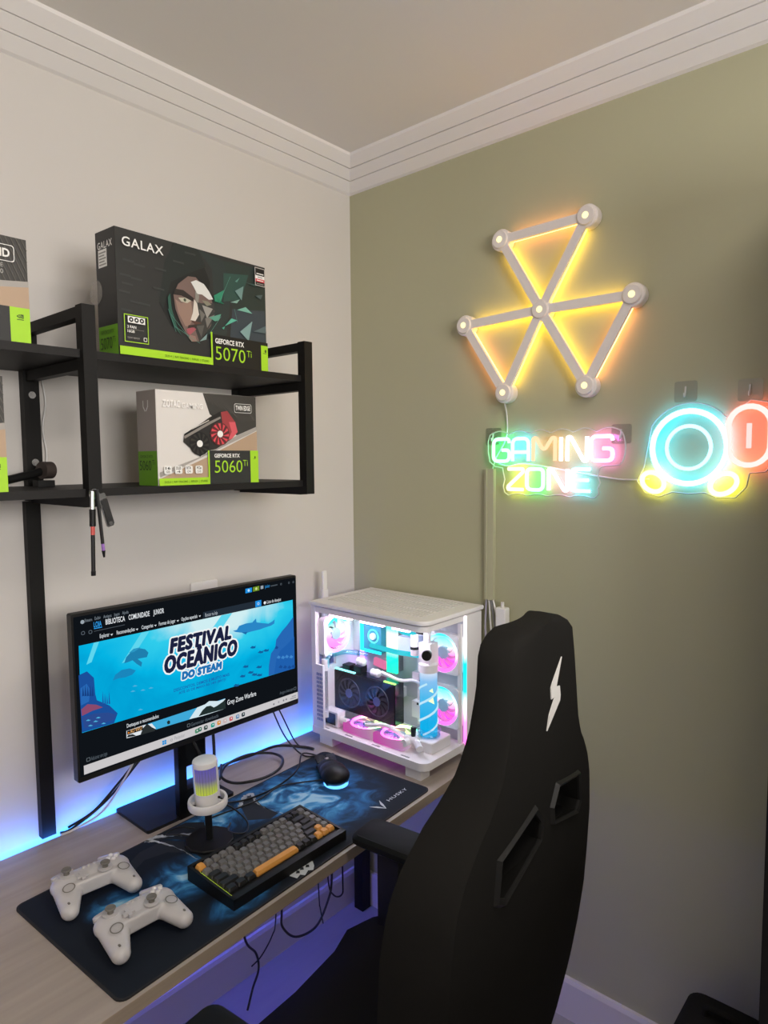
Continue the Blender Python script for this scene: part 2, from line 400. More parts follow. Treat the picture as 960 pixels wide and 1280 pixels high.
m = MB(); m.prism(rrect(.907, .393, .018, 5, .4535, .1965), 0, .003); m.build('mat_base', mat('mat_rubber', (.012, .012, .014), .8), pm)
P = Print(dz=.00004); P.z = .0001
MP = mat_material(); P.poly(rrect(.899, .385, .015, 5, .4535, .1965), MP)
ICE = mat('mat_frost_print', 'a9b0b6', .8, noise=((60, 60, 60), .45)); DKB = mat('mat_black_print', '111b26', .8); LOGO = mat('mat_logo_print', 'c9d0d6', .7)
def jag(pts, w, seed):
    r = random.Random(seed); up = []; lo = []
    Q = smooth_path([(*p, 0) for p in pts], 9)
    for i, q in enumerate(Q):
        k = min(1, i/3, (len(Q)-1-i)/3); up.append((q.x+r.uniform(-.003, .003), q.y+w*(.3+.7*r.random())*(k+.1))); lo.append((q.x+r.uniform(-.002, .002), q.y-w*(.3+.5*r.random())*(k+.1)))
    for i in range(len(up)-1): P.z -= 0; P.add([(*up[i], P.z), (*up[i+1], P.z), (*lo[i+1], P.z), (*lo[i], P.z)], [(3, 2, 1, 0)], ICE)
P.poly([(.30, .384), (.33, .36), (.36, .31), (.345, .22), (.37, .24), (.40, .30), (.43, .35), (.40, .384)], DKB)
P.poly([(.20, .30), (.25, .325), (.30, .31), (.335, .26), (.33, .19), (.355, .22), (.36, .30), (.32, .36), (.26, .36), (.2, .33)], DKB)
P.poly([(.53, .33), (.565, .365), (.592, .36), (.575, .315), (.565, .28), (.57, .235), (.54, .23), (.50, .27)], DKB)
P.z += .00004
jag([(.291, .388), (.317, .384), (.354, .354), (.395, .305)], .010, 1); jag([(.291, .388), (.307, .371), (.322, .310), (.326, .235)], .010, 2)
jag([(.521, .33), (.55, .352), (.578, .367), (.598, .363)], .009, 3); jag([(.598, .363), (.575, .33), (.567, .285), (.576, .225)], .011, 4)
jag([(.345, .18), (.352, .20), (.365, .21)], .006, 5)
# husky-head mark and word on the right
P.text('HUSKY', .785, .0475, LOGO, width=.082, height=.0105, bold=.01, spacing=1.15)
hx, hy, s_ = .752, .052, .021
P.poly([(hx-s_, hy+s_*.95), (hx-s_*.35, hy+s_*.25), (hx-s_*.2, hy-s_*.1), (hx-s_*.55, hy-s_*.1)], LOGO)
P.poly([(hx+s_, hy+s_*.95), (hx+s_*.35, hy+s_*.25), (hx+s_*.2, hy-s_*.1), (hx+s_*.55, hy-s_*.1)], LOGO)
P.poly([(hx-s_*.55, hy-s_*.1), (hx-s_*.2, hy-s_*.1), (hx, hy-s_*.8), (hx, hy-s_)], LOGO)
P.poly([(hx+s_*.55, hy-s_*.1), (hx+s_*.2, hy-s_*.1), (hx, hy-s_*.8), (hx, hy-s_)], LOGO)
# torn white badge at the front edge
bx, by = .441, .0185
P.poly([(bx-.034, by+.006), (bx-.03, by-.012), (bx-.017, by-.008), (bx-.012, by-.018), (bx+.004, by-.011), (bx+.012, by-.019), (bx+.024, by-.010), (bx+.034, by+.004), (bx+.028, by+.017), (bx+.01, by+.013), (bx-.012, by+.014), (bx-.024, by+.017)], LOGO)
for q in ((bx-.014, by+.002), (bx, by+.004), (bx+.014, by+.001)): P.poly([(q[0]-.006, q[1]), (q[0], q[1]-.006), (q[0]+.006, q[1]+.001), (q[0]+.002, q[1]+.006)], DKB)
P.build('printed_top', pm, (0, 0, .003), (0, 0, 0))
MT = DZ+.0034   # top of the mat

# ---------------------------------------------------------------- monitor
mo = thing('monitor', 'wide black computer monitor showing an ocean sale page', 'monitor', (-.798, -.250, DZ), R(-.25))
MW, MH, MZ = .613, .362, .394   # width, height, centre above desk
m = MB(); m.rbox((0, .012, MZ), (MW, .024, MH), .004, axis='y', ch=.002); m.build('panel', BLK, mo, 30)
m = MB(); m.rbox((0, .040, MZ-.02), (.34, .034, .20), .02, axis='y', ch=.008); m.build('rear_housing', BLK, mo, 40)
nk = MB()
for sx in (-.028, .028): nk.box((sx, .065, .15), (.022, .02, .30))
nk.box((0, .065, .035), (.078, .02, .07)); nk.box((0, .065, .215), (.078, .02, .17)); nk.build('stand_neck', BLK, mo)
m = MB(); m.prism(rrect(.25, .16, .006, 3, 0, .137), 0, .008); m.build('stand_base', BLK, mo)
# screen art, sketched in the frame of a zoomed view of the panel
S = Print([(35, 200), (878, 60), (880, 540), (55, 845)], (MW, MH), dz=.00005)
BG, BG2 = scr('0f1318'), scr('1b232c')
S.rect(.004, .0125, MW-.004, MH-.006, BG)
def ocean():
    m = bpy.data.materials.new('screen_ocean'); m.use_nodes = True; nt = m.node_tree; nt.nodes.clear(); L = nt.links.new
    o = nt.nodes.new('ShaderNodeOutputMaterial'); e = nt.nodes.new('ShaderNodeEmission'); tc = nt.nodes.new('ShaderNodeTexCoord')
    mp = nt.nodes.new('ShaderNodeMapping'); mp.inputs['Location'].default_value = (-.37/.36, -.30/.14, 0); mp.inputs['Scale'].default_value = (1/.36, 1/.14, 0)
    g = nt.nodes.new('ShaderNodeTexGradient'); g.gradient_type = 'SPHERICAL'
    n = nt.nodes.new('ShaderNodeTexNoise'); n.inputs['Scale'].default_value = 9; n.inputs['Detail'].default_value = 4; n.inputs['Distortion'].default_value = .8
    a = nt.nodes.new('ShaderNodeMath'); a.operation = 'MULTIPLY_ADD'; a.inputs[1].default_value = .5; L(n.outputs[0], a.inputs[0]); L(g.outputs['Fac'], a.inputs[2])
    rp = nt.nodes.new('ShaderNodeValToRGB'); els = rp.color_ramp.elements
    els.new(.5); els.new(.7)
    for el, (p, c) in zip(els, ((.08, '0090c8'), (.34, '04b4e4'), (.72, '30cdec'), (1, 'cfeef2'))): el.position = p; el.color = (*lin(c), 1)
    L(tc.outputs['Object'], mp.inputs[0]); L(mp.outputs[0], g.inputs[0]); L(tc.outputs['Object'], n.inputs[0]); L(a.outputs[0], rp.inputs[0]); L(rp.outputs[0], e.inputs[0]); L(e.outputs[0], o.inputs[0]); return m
S.poly([(62, 318), (863, 152), (866, 408), (70, 650)], ocean())
# light rays
for q in ([(600, 207), (640, 199), (570, 300), (520, 320)], [(300, 270), (330, 264), (260, 370), (225, 385)], [(120, 306), (140, 302), (110, 380), (90, 390)]): S.poly(q, scr('5fd6ee'))
RK, RK2, RED = scr('1b4f9a'), scr('2767b4'), scr('8a4a6c')
S.poly([(60, 430), (92, 415), (118, 440), (122, 500), (128, 525), (175, 545), (206, 575), (192, 612), (70, 648)], RK)
S.poly([(66, 480), (90, 462), (104, 485), (98, 530), (68, 545)], RK2)
for k in range(5): S.poly([(72+k*9, 510), (76+k*9, 470-6*(k % 2)), (80+k*9, 508)], scr('163f80'))
S.poly([(68, 560), (92, 540), (125, 542), (150, 552), (110, 565), (70, 585)], RED)
S.poly([(70, 590), (120, 575), (170, 572), (200, 580), (190, 600), (80, 632)], scr('2b4a8e'))
for k in range(4): S.poly([(148+k*8, 540), (150+k*8, 490+8*(k % 3)), (154+k*8, 538)], scr('1c5aa6'))
S.poly([(864, 215), (838, 250), (822, 268), (800, 300), (796, 330), (780, 352), (772, 395), (770, 436), (866, 408)], RK2)
S.poly([(866, 290), (840, 318), (815, 340), (800, 370), (790, 430), (866, 408)], scr('1f5fae'))
for k in range(9):
    x = 800+(k*23) % 62; y = 330+(k*37) % 75; S.poly([(x-7, y+3), (x, y-7), (x+8, y-1), (x+3, y+6)], scr('3f86cc' if k % 2 else '184c94'))
DOL = scr('2a86c6')
S.poly([(640, 266), (655, 262), (664, 247), (690, 238), (722, 234), (752, 238), (772, 240), (786, 232), (795, 224), (793, 240), (780, 248), (760, 254), (738, 262), (712, 268), (690, 274), (664, 272), (650, 270)], DOL)
S.poly([(712, 235), (726, 220), (728, 235)], DOL); S.poly([(672, 272), (694, 270), (688, 280)], scr('1c6aa8'))
TUR = scr('1f7fae')
S.poly([(232, 385), (240, 362), (262, 338), (290, 328), (312, 332), (324, 345), (318, 362), (296, 366), (268, 372), (248, 380)], TUR)
S.poly([(262, 372), (282, 368), (300, 382), (296, 398), (280, 388)], TUR); S.poly([(250, 346), (268, 330), (296, 324), (270, 342)], scr('2a97c4'))
S.poly([(188, 450), (198, 428), (222, 410), (252, 404), (276, 412), (262, 428), (236, 438), (210, 442)], scr('1a86bc'))
for x, y in ((712, 328), (740, 346), (684, 400), (702, 422), (733, 402), (672, 436), (716, 430), (734, 432), (648, 470), (760, 340)): S.poly([(x-10, y+3), (x-2, y-5), (x+7, y-3), (x+11, y-7), (x+10, y+3), (x, y+5)], scr('14609c'))
for x, y in ((290, 560), (92, 600), (120, 604), (150, 612), (100, 620), (130, 590), (270, 470), (300, 486), (330, 478), (262, 490)): S.poly([(x-9, y+3), (x, y-3), (x+10, y), (x+2, y+3)], scr('4fb0dc'))
# banner words
def W(body, a, b, col, h, k=1.0, **kw):
    p, q = S.uv(a), S.uv(b); S.text(body, p[0], p[1], scr(col, k), width=q[0]-p[0], height=h, **kw)
WH_, NV = 'f4f6f6', '1d2140'
def fat(body, a, b, col, h, r, **kw):      # heavy lettering: the same word laid down around a small circle
    p, q = S.uv(a), S.uv(b); z_ = S.z
    for k in range(14):
        t = 2*math.pi*k/14; S.z = z_+k*1e-6
        S.text(body, p[0]+r*math.cos(t), p[1]+r*math.sin(t), scr(col), width=q[0]-p[0], height=h, **kw)
    S.z = z_+3e-5
for r_, a_ in ((.0066, WH_), (.0029, NV)):
    fat('FESTIVAL', (406, 346), (630, 300), a_, .031, r_, shear=.18, spacing=1.14)
    fat('OCEÂNICO', (386, 422), (652, 364), a_, .046, r_, shear=.18, spacing=1.14)
    fat('DO STEAM', (449, 446), (595, 411), a_ if a_ == WH_ else '2272b4', .016, r_*.72, shear=.12, spacing=1.16)
W('DESCONTOS, DEMOS E MUITO MAIS', (416, 494), (624, 440), '1668b0', .0072, bold=.02)
W('ATÉ 25 DE MAIO ÀS 14H (BRT)!', (434, 503), (610, 458), '1668b0', .0072, bold=.02)
# client header
for b_, a, c in (('Steam', (84, 227), (112, 221)), ('Exibir', (122, 219), (145, 214)), ('Amigos', (155, 213), (186, 206)), ('Jogos', (195, 205), (216, 200)), ('Ajuda', (226, 199), (250, 194))): W(b_, a, c, '7d8790', .0068)
S.disc(S.uv((75, 226))[0], S.uv((75, 226))[1], .0042, scr('9aa4ad'))
W('LOJA', (118, 247), (148, 240), '2f9be8', .0115, bold=.015); W('BIBLIOTECA', (163, 237), (236, 222), 'e2e6ea', .0115, bold=.015)
W('COMUNIDADE', (250, 220), (329, 204), 'e2e6ea', .0115, bold=.015); W('JUNIOR', (343, 202), (383, 193), 'e2e6ea', .0115, bold=.015)
S.stroke([(118, 252), (149, 246)], .0018, scr('2f9be8'))
S.stroke([(118, 262), (235, 238)], .0012, scr('4d565e'))
for b_, a, c in (('Explorar', (140, 288), (176, 280)), ('Recomendações', (204, 275), (272, 261)), ('Categorias', (298, 256), (341, 247)), ('Formas de jogar', (363, 243), (425, 230)), ('Opções especiais', (447, 226), (507, 213))):
    W(b_, a, c, 'd5dbe0', .0085, bold=.01); p = S.uv((c[0]+9, c[1]-1)); h_ = S.h; S.h = None; S.poly([(p[0]-.003, p[1]+.004), (p[0]+.003, p[1]+.004), (p[0], p[1])], scr('d5dbe0')); S.h = h_
for a in ((76, 268), (104, 264)): S.ring(rrect(.008, .008, .003, 2, *S.uv(a)), .0012, scr('59636c'))
S.poly([(528, 194), (722, 154), (722, 178), (528, 217)], scr('232d38')); W('Buscar na loja', (536, 211), (582, 201), 'b8c0c8', .0085)
S.poly([(722, 155), (744, 150), (744, 173), (722, 178)], scr('1f8fe0')); S.ring(rrect(.007, .007, .0034, 4, *S.uv((733, 164))), .0012, scr('d8eefc'))
S.disc(*S.uv((757, 161)), .004, scr('e8ecef')); W('Lista de desejos', (765, 164), (816, 153), 'd5dbe0', .0085, bold=.01)
S.poly([(686, 108), (710, 103), (710, 120), (686, 125)], scr('1f8fe0')); S.poly([(714, 102), (737, 97), (737, 114), (714, 119)], scr('6f8f28'))
S.disc(*S.uv((698, 114)), .0035, scr('bfe2fa')); S.disc(*S.uv((726, 108)), .0035, scr('c9d890'))
S.poly([(742, 98), (752, 96), (752, 108), (742, 110)], scr('9aa4ad')); W('junior', (758, 106), (776, 102), '2f9be8', .008); S.stroke([(779, 99), (804, 94)], .003, scr('4a525a'))
for x in (817, 846, 862): S.ring(rrect(.005, .005, .001, 1, *S.uv((x, 92-(x-817)*.16))), .0008, scr('66707a'))
# lower strip
W('Destaques e recomendados', (236, 628), (356, 584), 'd5dbe0', .0085, bold=.012)
S.poly([(234, 640), (605, 518), (606, 556), (234, 668)], scr('3fa9d8'))
S.poly([(234, 640), (300, 618), (330, 612), (345, 630), (320, 645), (234, 668)], scr('dfe5ea')); S.poly([(500, 552), (530, 540), (545, 528), (580, 528), (605, 519), (606, 556), (520, 584), (470, 596)], scr('d3e6ee'))
S.poly([(286, 655), (296, 630), (312, 612), (330, 626), (345, 634), (340, 640)], scr('2a2f30')); S.poly([(234, 665), (240, 655), (258, 652), (270, 658)], scr('272b2d'))
S.poly([(505, 585), (520, 562), (535, 548), (550, 545), (562, 552), (575, 545), (585, 538), (596, 530), (605, 521), (606, 556)], scr('23302f'))
S.poly([(386, 606), (392, 600), (398, 602), (398, 612), (389, 616)], scr('23302f'))
S.poly([(236, 640), (296, 622), (296, 636), (236, 655)], scr('15191d')); W('AO VIVO', (248, 649), (292, 636), 'e8b070', .0085, bold=.01); S.disc(*S.uv((242, 647)), .002, scr('e8862a'))
W('Grey Zone Warfare', (612, 543), (719, 507), 'e6eaee', .0125, bold=.008)
for a in ((88, 748), (467, 619), (862, 482)): S.ring(rrect(.008, .008, .001, 1, *S.uv(a)), .001, scr('6c757d'))
W('Adicionar um jogo', (98, 752), (160, 733), '59636c', .0085); W('Gerenciar downloads', (476, 623), (578, 590), '59636c', .0085); W('Amigos e bate-papo', (806, 505), (856, 489), '59636c', .0085)
S.poly([(70, 772), (872, 494), (872, 519), (71, 806)], scr('c9c6c8'))
p = S.uv((375, 683))
for a in (-1, 1):
    for b in (-1, 1): S.rect(p[0]+a*.0027-.0024, p[1]+b*.0027-.0024, p[0]+a*.0027+.0024, p[1]+b*.0027+.0024, scr('1e90d8'))
S.ring(rrect(.006, .006, .003, 4, *S.uv((402, 674))), .001, scr('8a8a8e')); W('Pesquisar', (413, 674), (452, 660), '9a9a9e', .0085)
for (x, y), c in zip(((497, 640), (508, 634), (530, 627), (556, 618), (579, 609), (601, 602), (624, 594), (648, 586), (669, 578)), ('4c8a6a', '3c6e5a', '3a4a48', '1f9a8a', 'd89038', 'c8b0b0', 'c85a60', '6c8cb0', '3a444c')):
    q = S.uv((x, y)); h_ = S.h; S.h = None; S.poly(rrect(.0105, .0105, .003, 3, *q), scr(c)); S.h = h_; S.disc(q[0]+.001, q[1]+.001, .0018, scr('dfe4e2'))
for x, y, c in ((782, 540, '7a7a80'), (800, 532, '9a9aa0'), (818, 526, '7a7a80'), (828, 522, '7a7a80')): S.disc(*S.uv((x, y)), .0026, scr(c))
S.stroke([(848, 512), (864, 507)], .003, scr('9a9aa0')); S.stroke([(842, 521), (864, 514)], .003, scr('9a9aa0'))
S.build('screen', mo, (-MW/2, -.0002, MZ-MH/2), FRONT)
P = Print(); P.text('', 0, 0, BLK, width=.01) ; 

# ---------------------------------------------------------------- wall shelf
sh = thing('wall_shelf', 'black metal and board two level shelf on the grey wall', 'shelf', (0, 0, 0))
ZU, ZL, PX = 1.822, 1.546, (-1.655, -1.073, -.491)
MB().box((-1.073, -.150, ZU-.008), (1.21, .30, .016)).build('board', BOARD, sh)
MB().box((-1.073, -.150, ZL-.008), (1.21, .30, .016)).build('board', BOARD, sh)
for x in PX:
    MB().box((x, -.3015+.0, 1.7095), (.027, .027, .399)).build('post', BLACKM, sh)
    MB().box((x, -.013, 1.7065), (.034, .024, .387)).build('upright', BLACKM, sh)
    for z in (1.8965, ZU-.028, ZL-.027): MB().box((x, -.155, z), (.022, .268, .022)).build('arm', BLACKM, sh)
for x in PX[1:]:
    for z in (1.752, 1.60): 
        m = MB(); m.cyl((x, -.025, z), (x, -.028, z), .008, STEEL); m.build('screw', None, sh, 30)
rc = tag(MB().box((-1.080, -.011, 1.111), (.032, .020, .800)).build('cable_raceway', BLACKM), 'black vertical strip running down the wall from shelf to desk', 'raceway')
tag(MB().tube(smooth_path([(-1.043, -.004, 1.80), (-1.035, -.004, 1.74), (-1.044, -.004, 1.68), (-1.038, -.004, 1.62), (-1.045, -.004, 1.565)]), .0022).build('wall_cable', CABLEW, None, 60), 'thin white cable on the wall beside the shelf upright', 'cable')

# small black clamp lying on the lower shelf
ck = thing('clamp_arm', 'black clamp arm with round brown end on the lower shelf', 'clamp', (-1.10, -.09, ZL))
m = MB(); m.tube([(-.16, -.06, .010), (-.06, -.02, .018), (.0, .0, .030), (.03, .02, .036)], .009, seg=8); m.build('arm', BLK, ck, 50)
m = MB(); m.cyl((.016, .005, .0365), (.04, .012, .0365), .019, seg=20); m.build('pad', mat('brown_pad', (.06, .045, .04), .6), ck, 30)
m = MB(); m.box((.022, .01, .007), (.036, .03, .014)); m.build('foot', BLK, ck)

# ---------------------------------------------------------------- boxes
GRN = mat('box_green', '84c41c', .5); BXK = mat('box_black', '1c1d1d', .45); BXK2 = mat('box_charcoal', '2b2c2b', .5)
LIME = mat('print_lime', 'a8dc28', .5); BXW = mat('box_white', 'ddd9d4', .5); TAN = mat('print_tan', 'b49a80', .5); GRY = mat('print_grey', 'a5a09a', .5)
WT = mat('print_white', 'eeeeea', .5); DKT = mat('print_dark', '121312', .5); EDGEG = mat('print_darkgreen', '2c4a08', .5); SIDEG = mat('box_green_side', '6aa614', .5)
def pc_(c): return mat('print_'+c, c, .5)
def eye(P, u, v, s, m, bg):   # small swirl mark on the green tab
    P.poly([(u-s, v), (u-s*.45, v+s*.42), (u-.05*s, v+s*.5), (u-.05*s, v-s*.5), (u-s*.5, v-s*.4)], m)
    P.disc(u-.35*s, v+.02*s, s*.22, bg); P.disc(u-.33*s, v+.02*s, s*.10, m)
    P.rect(u, v-s*.5, u+s*.8, v+s*.55, m); P.stroke([(u, v+.22*s), (u+.35*s, v+.1*s), (u+.55*s, v-.2*s), (u+.1*s, v-.35*s)], s*.1, bg)
    P.rect(u-s*.9, v-s*.95, u+s*.8, v-s*.75, m)
# hooded-figure box
W5, H5, D5 = .400, .257, .076
b = thing('graphics_card_box', 'large black box with a hooded face on the upper shelf', 'box', (-1.005, -.300, ZU), R(2.3))
MB().box((W5/2, D5/2, H5/2), (W5, D5, H5)).build('carton', BXK, b)
P = Print([(140, 45), (908, 250), (915, 805), (160, 700)], (W5, H5))
P.rect(0, 0, W5, H5, BXK2)
for q, c in (([(430, 125), (560, 160), (620, 330), (600, 470), (700, 640), (600, 625), (420, 560), (360, 440), (380, 300)], '161a19'), ([(560, 160), (690, 215), (735, 330), (720, 480), (700, 640), (600, 600), (640, 420), (630, 260)], '2a3433'), ([(690, 215), (905, 262), (912, 660), (720, 650), (740, 480)], '27332f'),
             ([(735, 470), (905, 480), (912, 660), (720, 650)], '38424a'), ([(390, 220), (440, 125), (560, 160), (600, 250), (520, 280), (420, 330), (380, 470), (360, 430)], '1e2624'), ([(690, 280), (820, 290), (780, 420), (690, 430)], '2c4c44')): P.poly(q, pc_(c))
for y_, x_ in ((215, 180), (240, 235), (290, 165), (310, 220), (335, 175), (375, 160), (430, 215), (440, 260), (470, 170), (520, 205), (260, 340), (220, 430), (175, 490), (360, 330)): P.stroke([(x_, y_), (x_+55, y_+14)], .004, pc_('363938'))
# face inside the hood
P.poly([(430, 395), (455, 340), (505, 300), (545, 305), (590, 360), (625, 420), (640, 480), (620, 560), (560, 640), (520, 635), (490, 590), (462, 530), (440, 470)], pc_('75605a'))
P.poly([(545, 430), (570, 440), (640, 440), (636, 520), (600, 590), (560, 640), (535, 560), (545, 500)], pc_('3b3a38'))
P.poly([(440, 420), (470, 440), (520, 430), (530, 520), (510, 560), (490, 560), (455, 490)], pc_('94796c'))
P.poly([(430, 395), (440, 365), (480, 372), (535, 415), (530, 432), (470, 400)], pc_('2a2422'))
P.poly([(455, 412), (490, 412), (520, 428), (500, 440), (470, 432)], pc_('b9b6a4')); P.disc(*P.uv((488, 424)), .0035, pc_('46523e'))
P.poly([(575, 425), (605, 430), (625, 448), (600, 455)], pc_('84826f'))
P.poly([(535, 420), (550, 440), (560, 500), (540, 535), (515, 530), (528, 490)], pc_('d6cec4')); P.poly([(515, 528), (545, 535), (575, 545), (540, 552)], pc_('5a3c34'))
P.poly([(495, 575), (525, 566), (545, 575), (530, 590), (512, 605), (500, 595)], pc_('a85660')); P.poly([(512, 605), (540, 612), (548, 640), (520, 640), (505, 620)], pc_('94756a')); P.poly([(505, 555), (550, 550), (545, 565), (500, 570)], pc_('3a2e2a'))
P.poly([(518, 330), (545, 320), (585, 340), (612, 380), (632, 420), (610, 422), (575, 395), (550, 392), (535, 360)], pc_('d9dad6'))
for q, c in (([(575, 450), (630, 470), (600, 520)], '9a9890'), ([(560, 470), (590, 500), (570, 540)], '6e6c66'), ([(590, 520), (640, 500), (600, 570)], '77746e'), ([(545, 560), (585, 555), (570, 620)], '565550'), ([(560, 640), (600, 600), (595, 630)], '7f9a98'), ([(400, 410), (412, 390), (420, 470), (445, 560), (470, 610), (430, 560), (405, 480)], '2c5a4c'), ([(540, 380), (560, 400), (555, 440), (540, 430)], '8d8a82')): P.poly(q, pc_(c))
for q, c in (([(635, 400), (690, 370), (670, 440), (690, 445), (640, 430)], '2f8a6a'), ([(610, 515), (672, 497), (660, 530), (640, 535)], '5a9a84'), ([(745, 375), (790, 350), (780, 425), (770, 410)], '6f8f8a'), ([(720, 435), (770, 420), (755, 440)], '83aaa0'), ([(755, 475), (800, 460), (835, 495)], '78b3a2'), ([(770, 590), (835, 535), (815, 640)], '7fa09e'), ([(690, 560), (725, 520), (755, 530)], '5cb39a'), ([(745, 325), (770, 305), (755, 330)], '5f8f84'), ([(840, 590), (905, 560), (908, 600)], '55666a'), ([(675, 570), (690, 562), (685, 578)], '4ca88a'), ([(800, 330), (880, 345), (850, 350)], '3d5650'), ([(850, 400), (890, 395), (880, 420)], '4a5a5a')): P.poly(q, pc_(c))
for a, c in (((400, 470), (440, 590)), ((415, 500), (520, 640)), ((660, 440), (720, 300)), ((610, 600), (670, 510)), ((740, 470), (755, 540)), ((430, 560), (560, 650))): P.stroke([a, c], .0007, pc_('5d9a8c'))
P.text('GALAX', .0125, .2215, WT, width=.097, height=.0185, spacing=1.1, bold=.012)
P.rect(0, 0, .232, .017, LIME); P.rect(.2275, 0, .232, .076, LIME); P.rect(.232, 0, W5, .0715, DKT); P.rect(.378, 0, W5, .0635, LIME); eye(P, .3895, .05, .0065, EDGEG, LIME)
P.text('GEFORCE RTX', .239, .052, WT, width=.085, height=.0115, bold=.03); P.text('5070', .239, .014, LIME, width=.088, height=.031, bold=-.004); P.text('Ti', .332, .0295, LIME, width=.0145, height=.0155)
P.text('DLSS 4  |  RAY TRACING  |  REFLEX  |  STUDIO', .105, .0055, EDGEG, width=.115, height=.0045)
P.ring([(.0105, .026), (.066, .026), (.066, .083), (.0105, .083)], .0016, LIME); P.rect(.019, .066, .0585, .0795, WT)
for k in range(3): P.disc(.0265+k*.0122, .0728, .005, DKT); P.disc(.0265+k*.0122, .0728, .002, WT)
P.text('3 FAN', .017, .055, WT, height=.0055, bold=.02); P.text('16GB', .017, .046, WT, height=.0055, bold=.02); P.stroke_ = None
P.rect(.0165, .0525, .055, .0529, GRY); P.text('GDDR7 MEMORY', .0165, .0335, GRY, width=.028, height=.0035); P.ring(rrect(.008, .008, .0015, 2, .0575, .035), .0012, WT)
P.rect(.362, .207, .3935, .2505, pc_('c8c4be')); P.rect(.3635, .232, .392, .249, DKT); P.rect(.3635, .224, .392, .232, WT); P.rect(.3635, .2165, .392, .224, pc_('cf4450')); P.rect(.3635, .2085, .392, .2165, DKT)
P.poly([(.374, .240), (.381, .2465), (.3815, .240)], WT); P.rect(.3665, .2350, .389, .2372, WT); P.rect(.370, .2265, .385, .2290, GRY); P.rect(.3675, .2190, .388, .2212, WT); P.rect(.3665, .2112, .3885, .2128, GRY)
P.build('printed_front', b, (0, -.0002, 0), FRONT)
P = Print(); P.rect(0, 0, D5, H5, BXK); P.rect(0, 0, D5, .062, SIDEG); P.text('GALAX', .008, .221, WT, width=.058, height=.014, spacing=1.1, bold=.01); P.rect(.010, .183, .044, .219, WT)
for k in range(5): P.rect(.013, .187+k*.006, .041-(k % 2)*.006, .190+k*.006, pc_('9a9a96'))
P.text('GEFORCE RTX', .010, .046, EDGEG, width=.052, height=.007); P.text('5070', .008, .014, EDGEG, width=.046, height=.024); P.text('Ti', .057, .026, EDGEG, width=.01, height=.012)
P.build('printed_side', b, (-.0002, D5, 0), LEFT)
m = MB(); m.prism([(.026*math.cos(R(a)), .026*math.sin(R(a))) for a in range(0, 360, 15)], -.0003, .0003); m.build('round_seal', clear('seal_clear', (.8, .78, .75), .2, .3), b, None, (-.0008, D5+.004, .135), LEFT)
# twin-fan card box, carbon corner
def card_art(P, W_, H_, big=False):
    P.rect(0, 0, W_, H_, BXW)
def zbox(name, label, loc, rz, W_, H_, D_, front):
    b = thing(name, label, 'box', loc, rz, None); MB().box((W_/2, D_/2, H_/2), (W_, D_, H_)).build('carton', BXW, b)
    front(b, W_, H_, D_); return b
def corner_art(P, W_, H_, q):
    DG = pc_('3a3835')
    P.poly([(W_*.47, H_), (W_, H_), (W_, H_*.62), (W_*.79, H_*.52), (W_*.62, H_*.66)], DG)
    for k in range(22):
        t = k/22; x = W_*(.50+.5*t); y1 = H_*.98; L_ = min(.075, (W_-x)*2.0+.012)
        P.stroke([(x, y1), (x+L_*.42, y1-L_)], .0014, pc_('55524d'))
    P.poly([(0, .0), (W_, .0), (W_, H_*.60), (W_*.78, H_*.505), (0, H_*.10)], GRY); P.poly([(0, 0), (W_, 0), (W_, H_*.555), (W_*.80, H_*.44), (W_*.4, H_*.255), (.012, .020)], TAN)
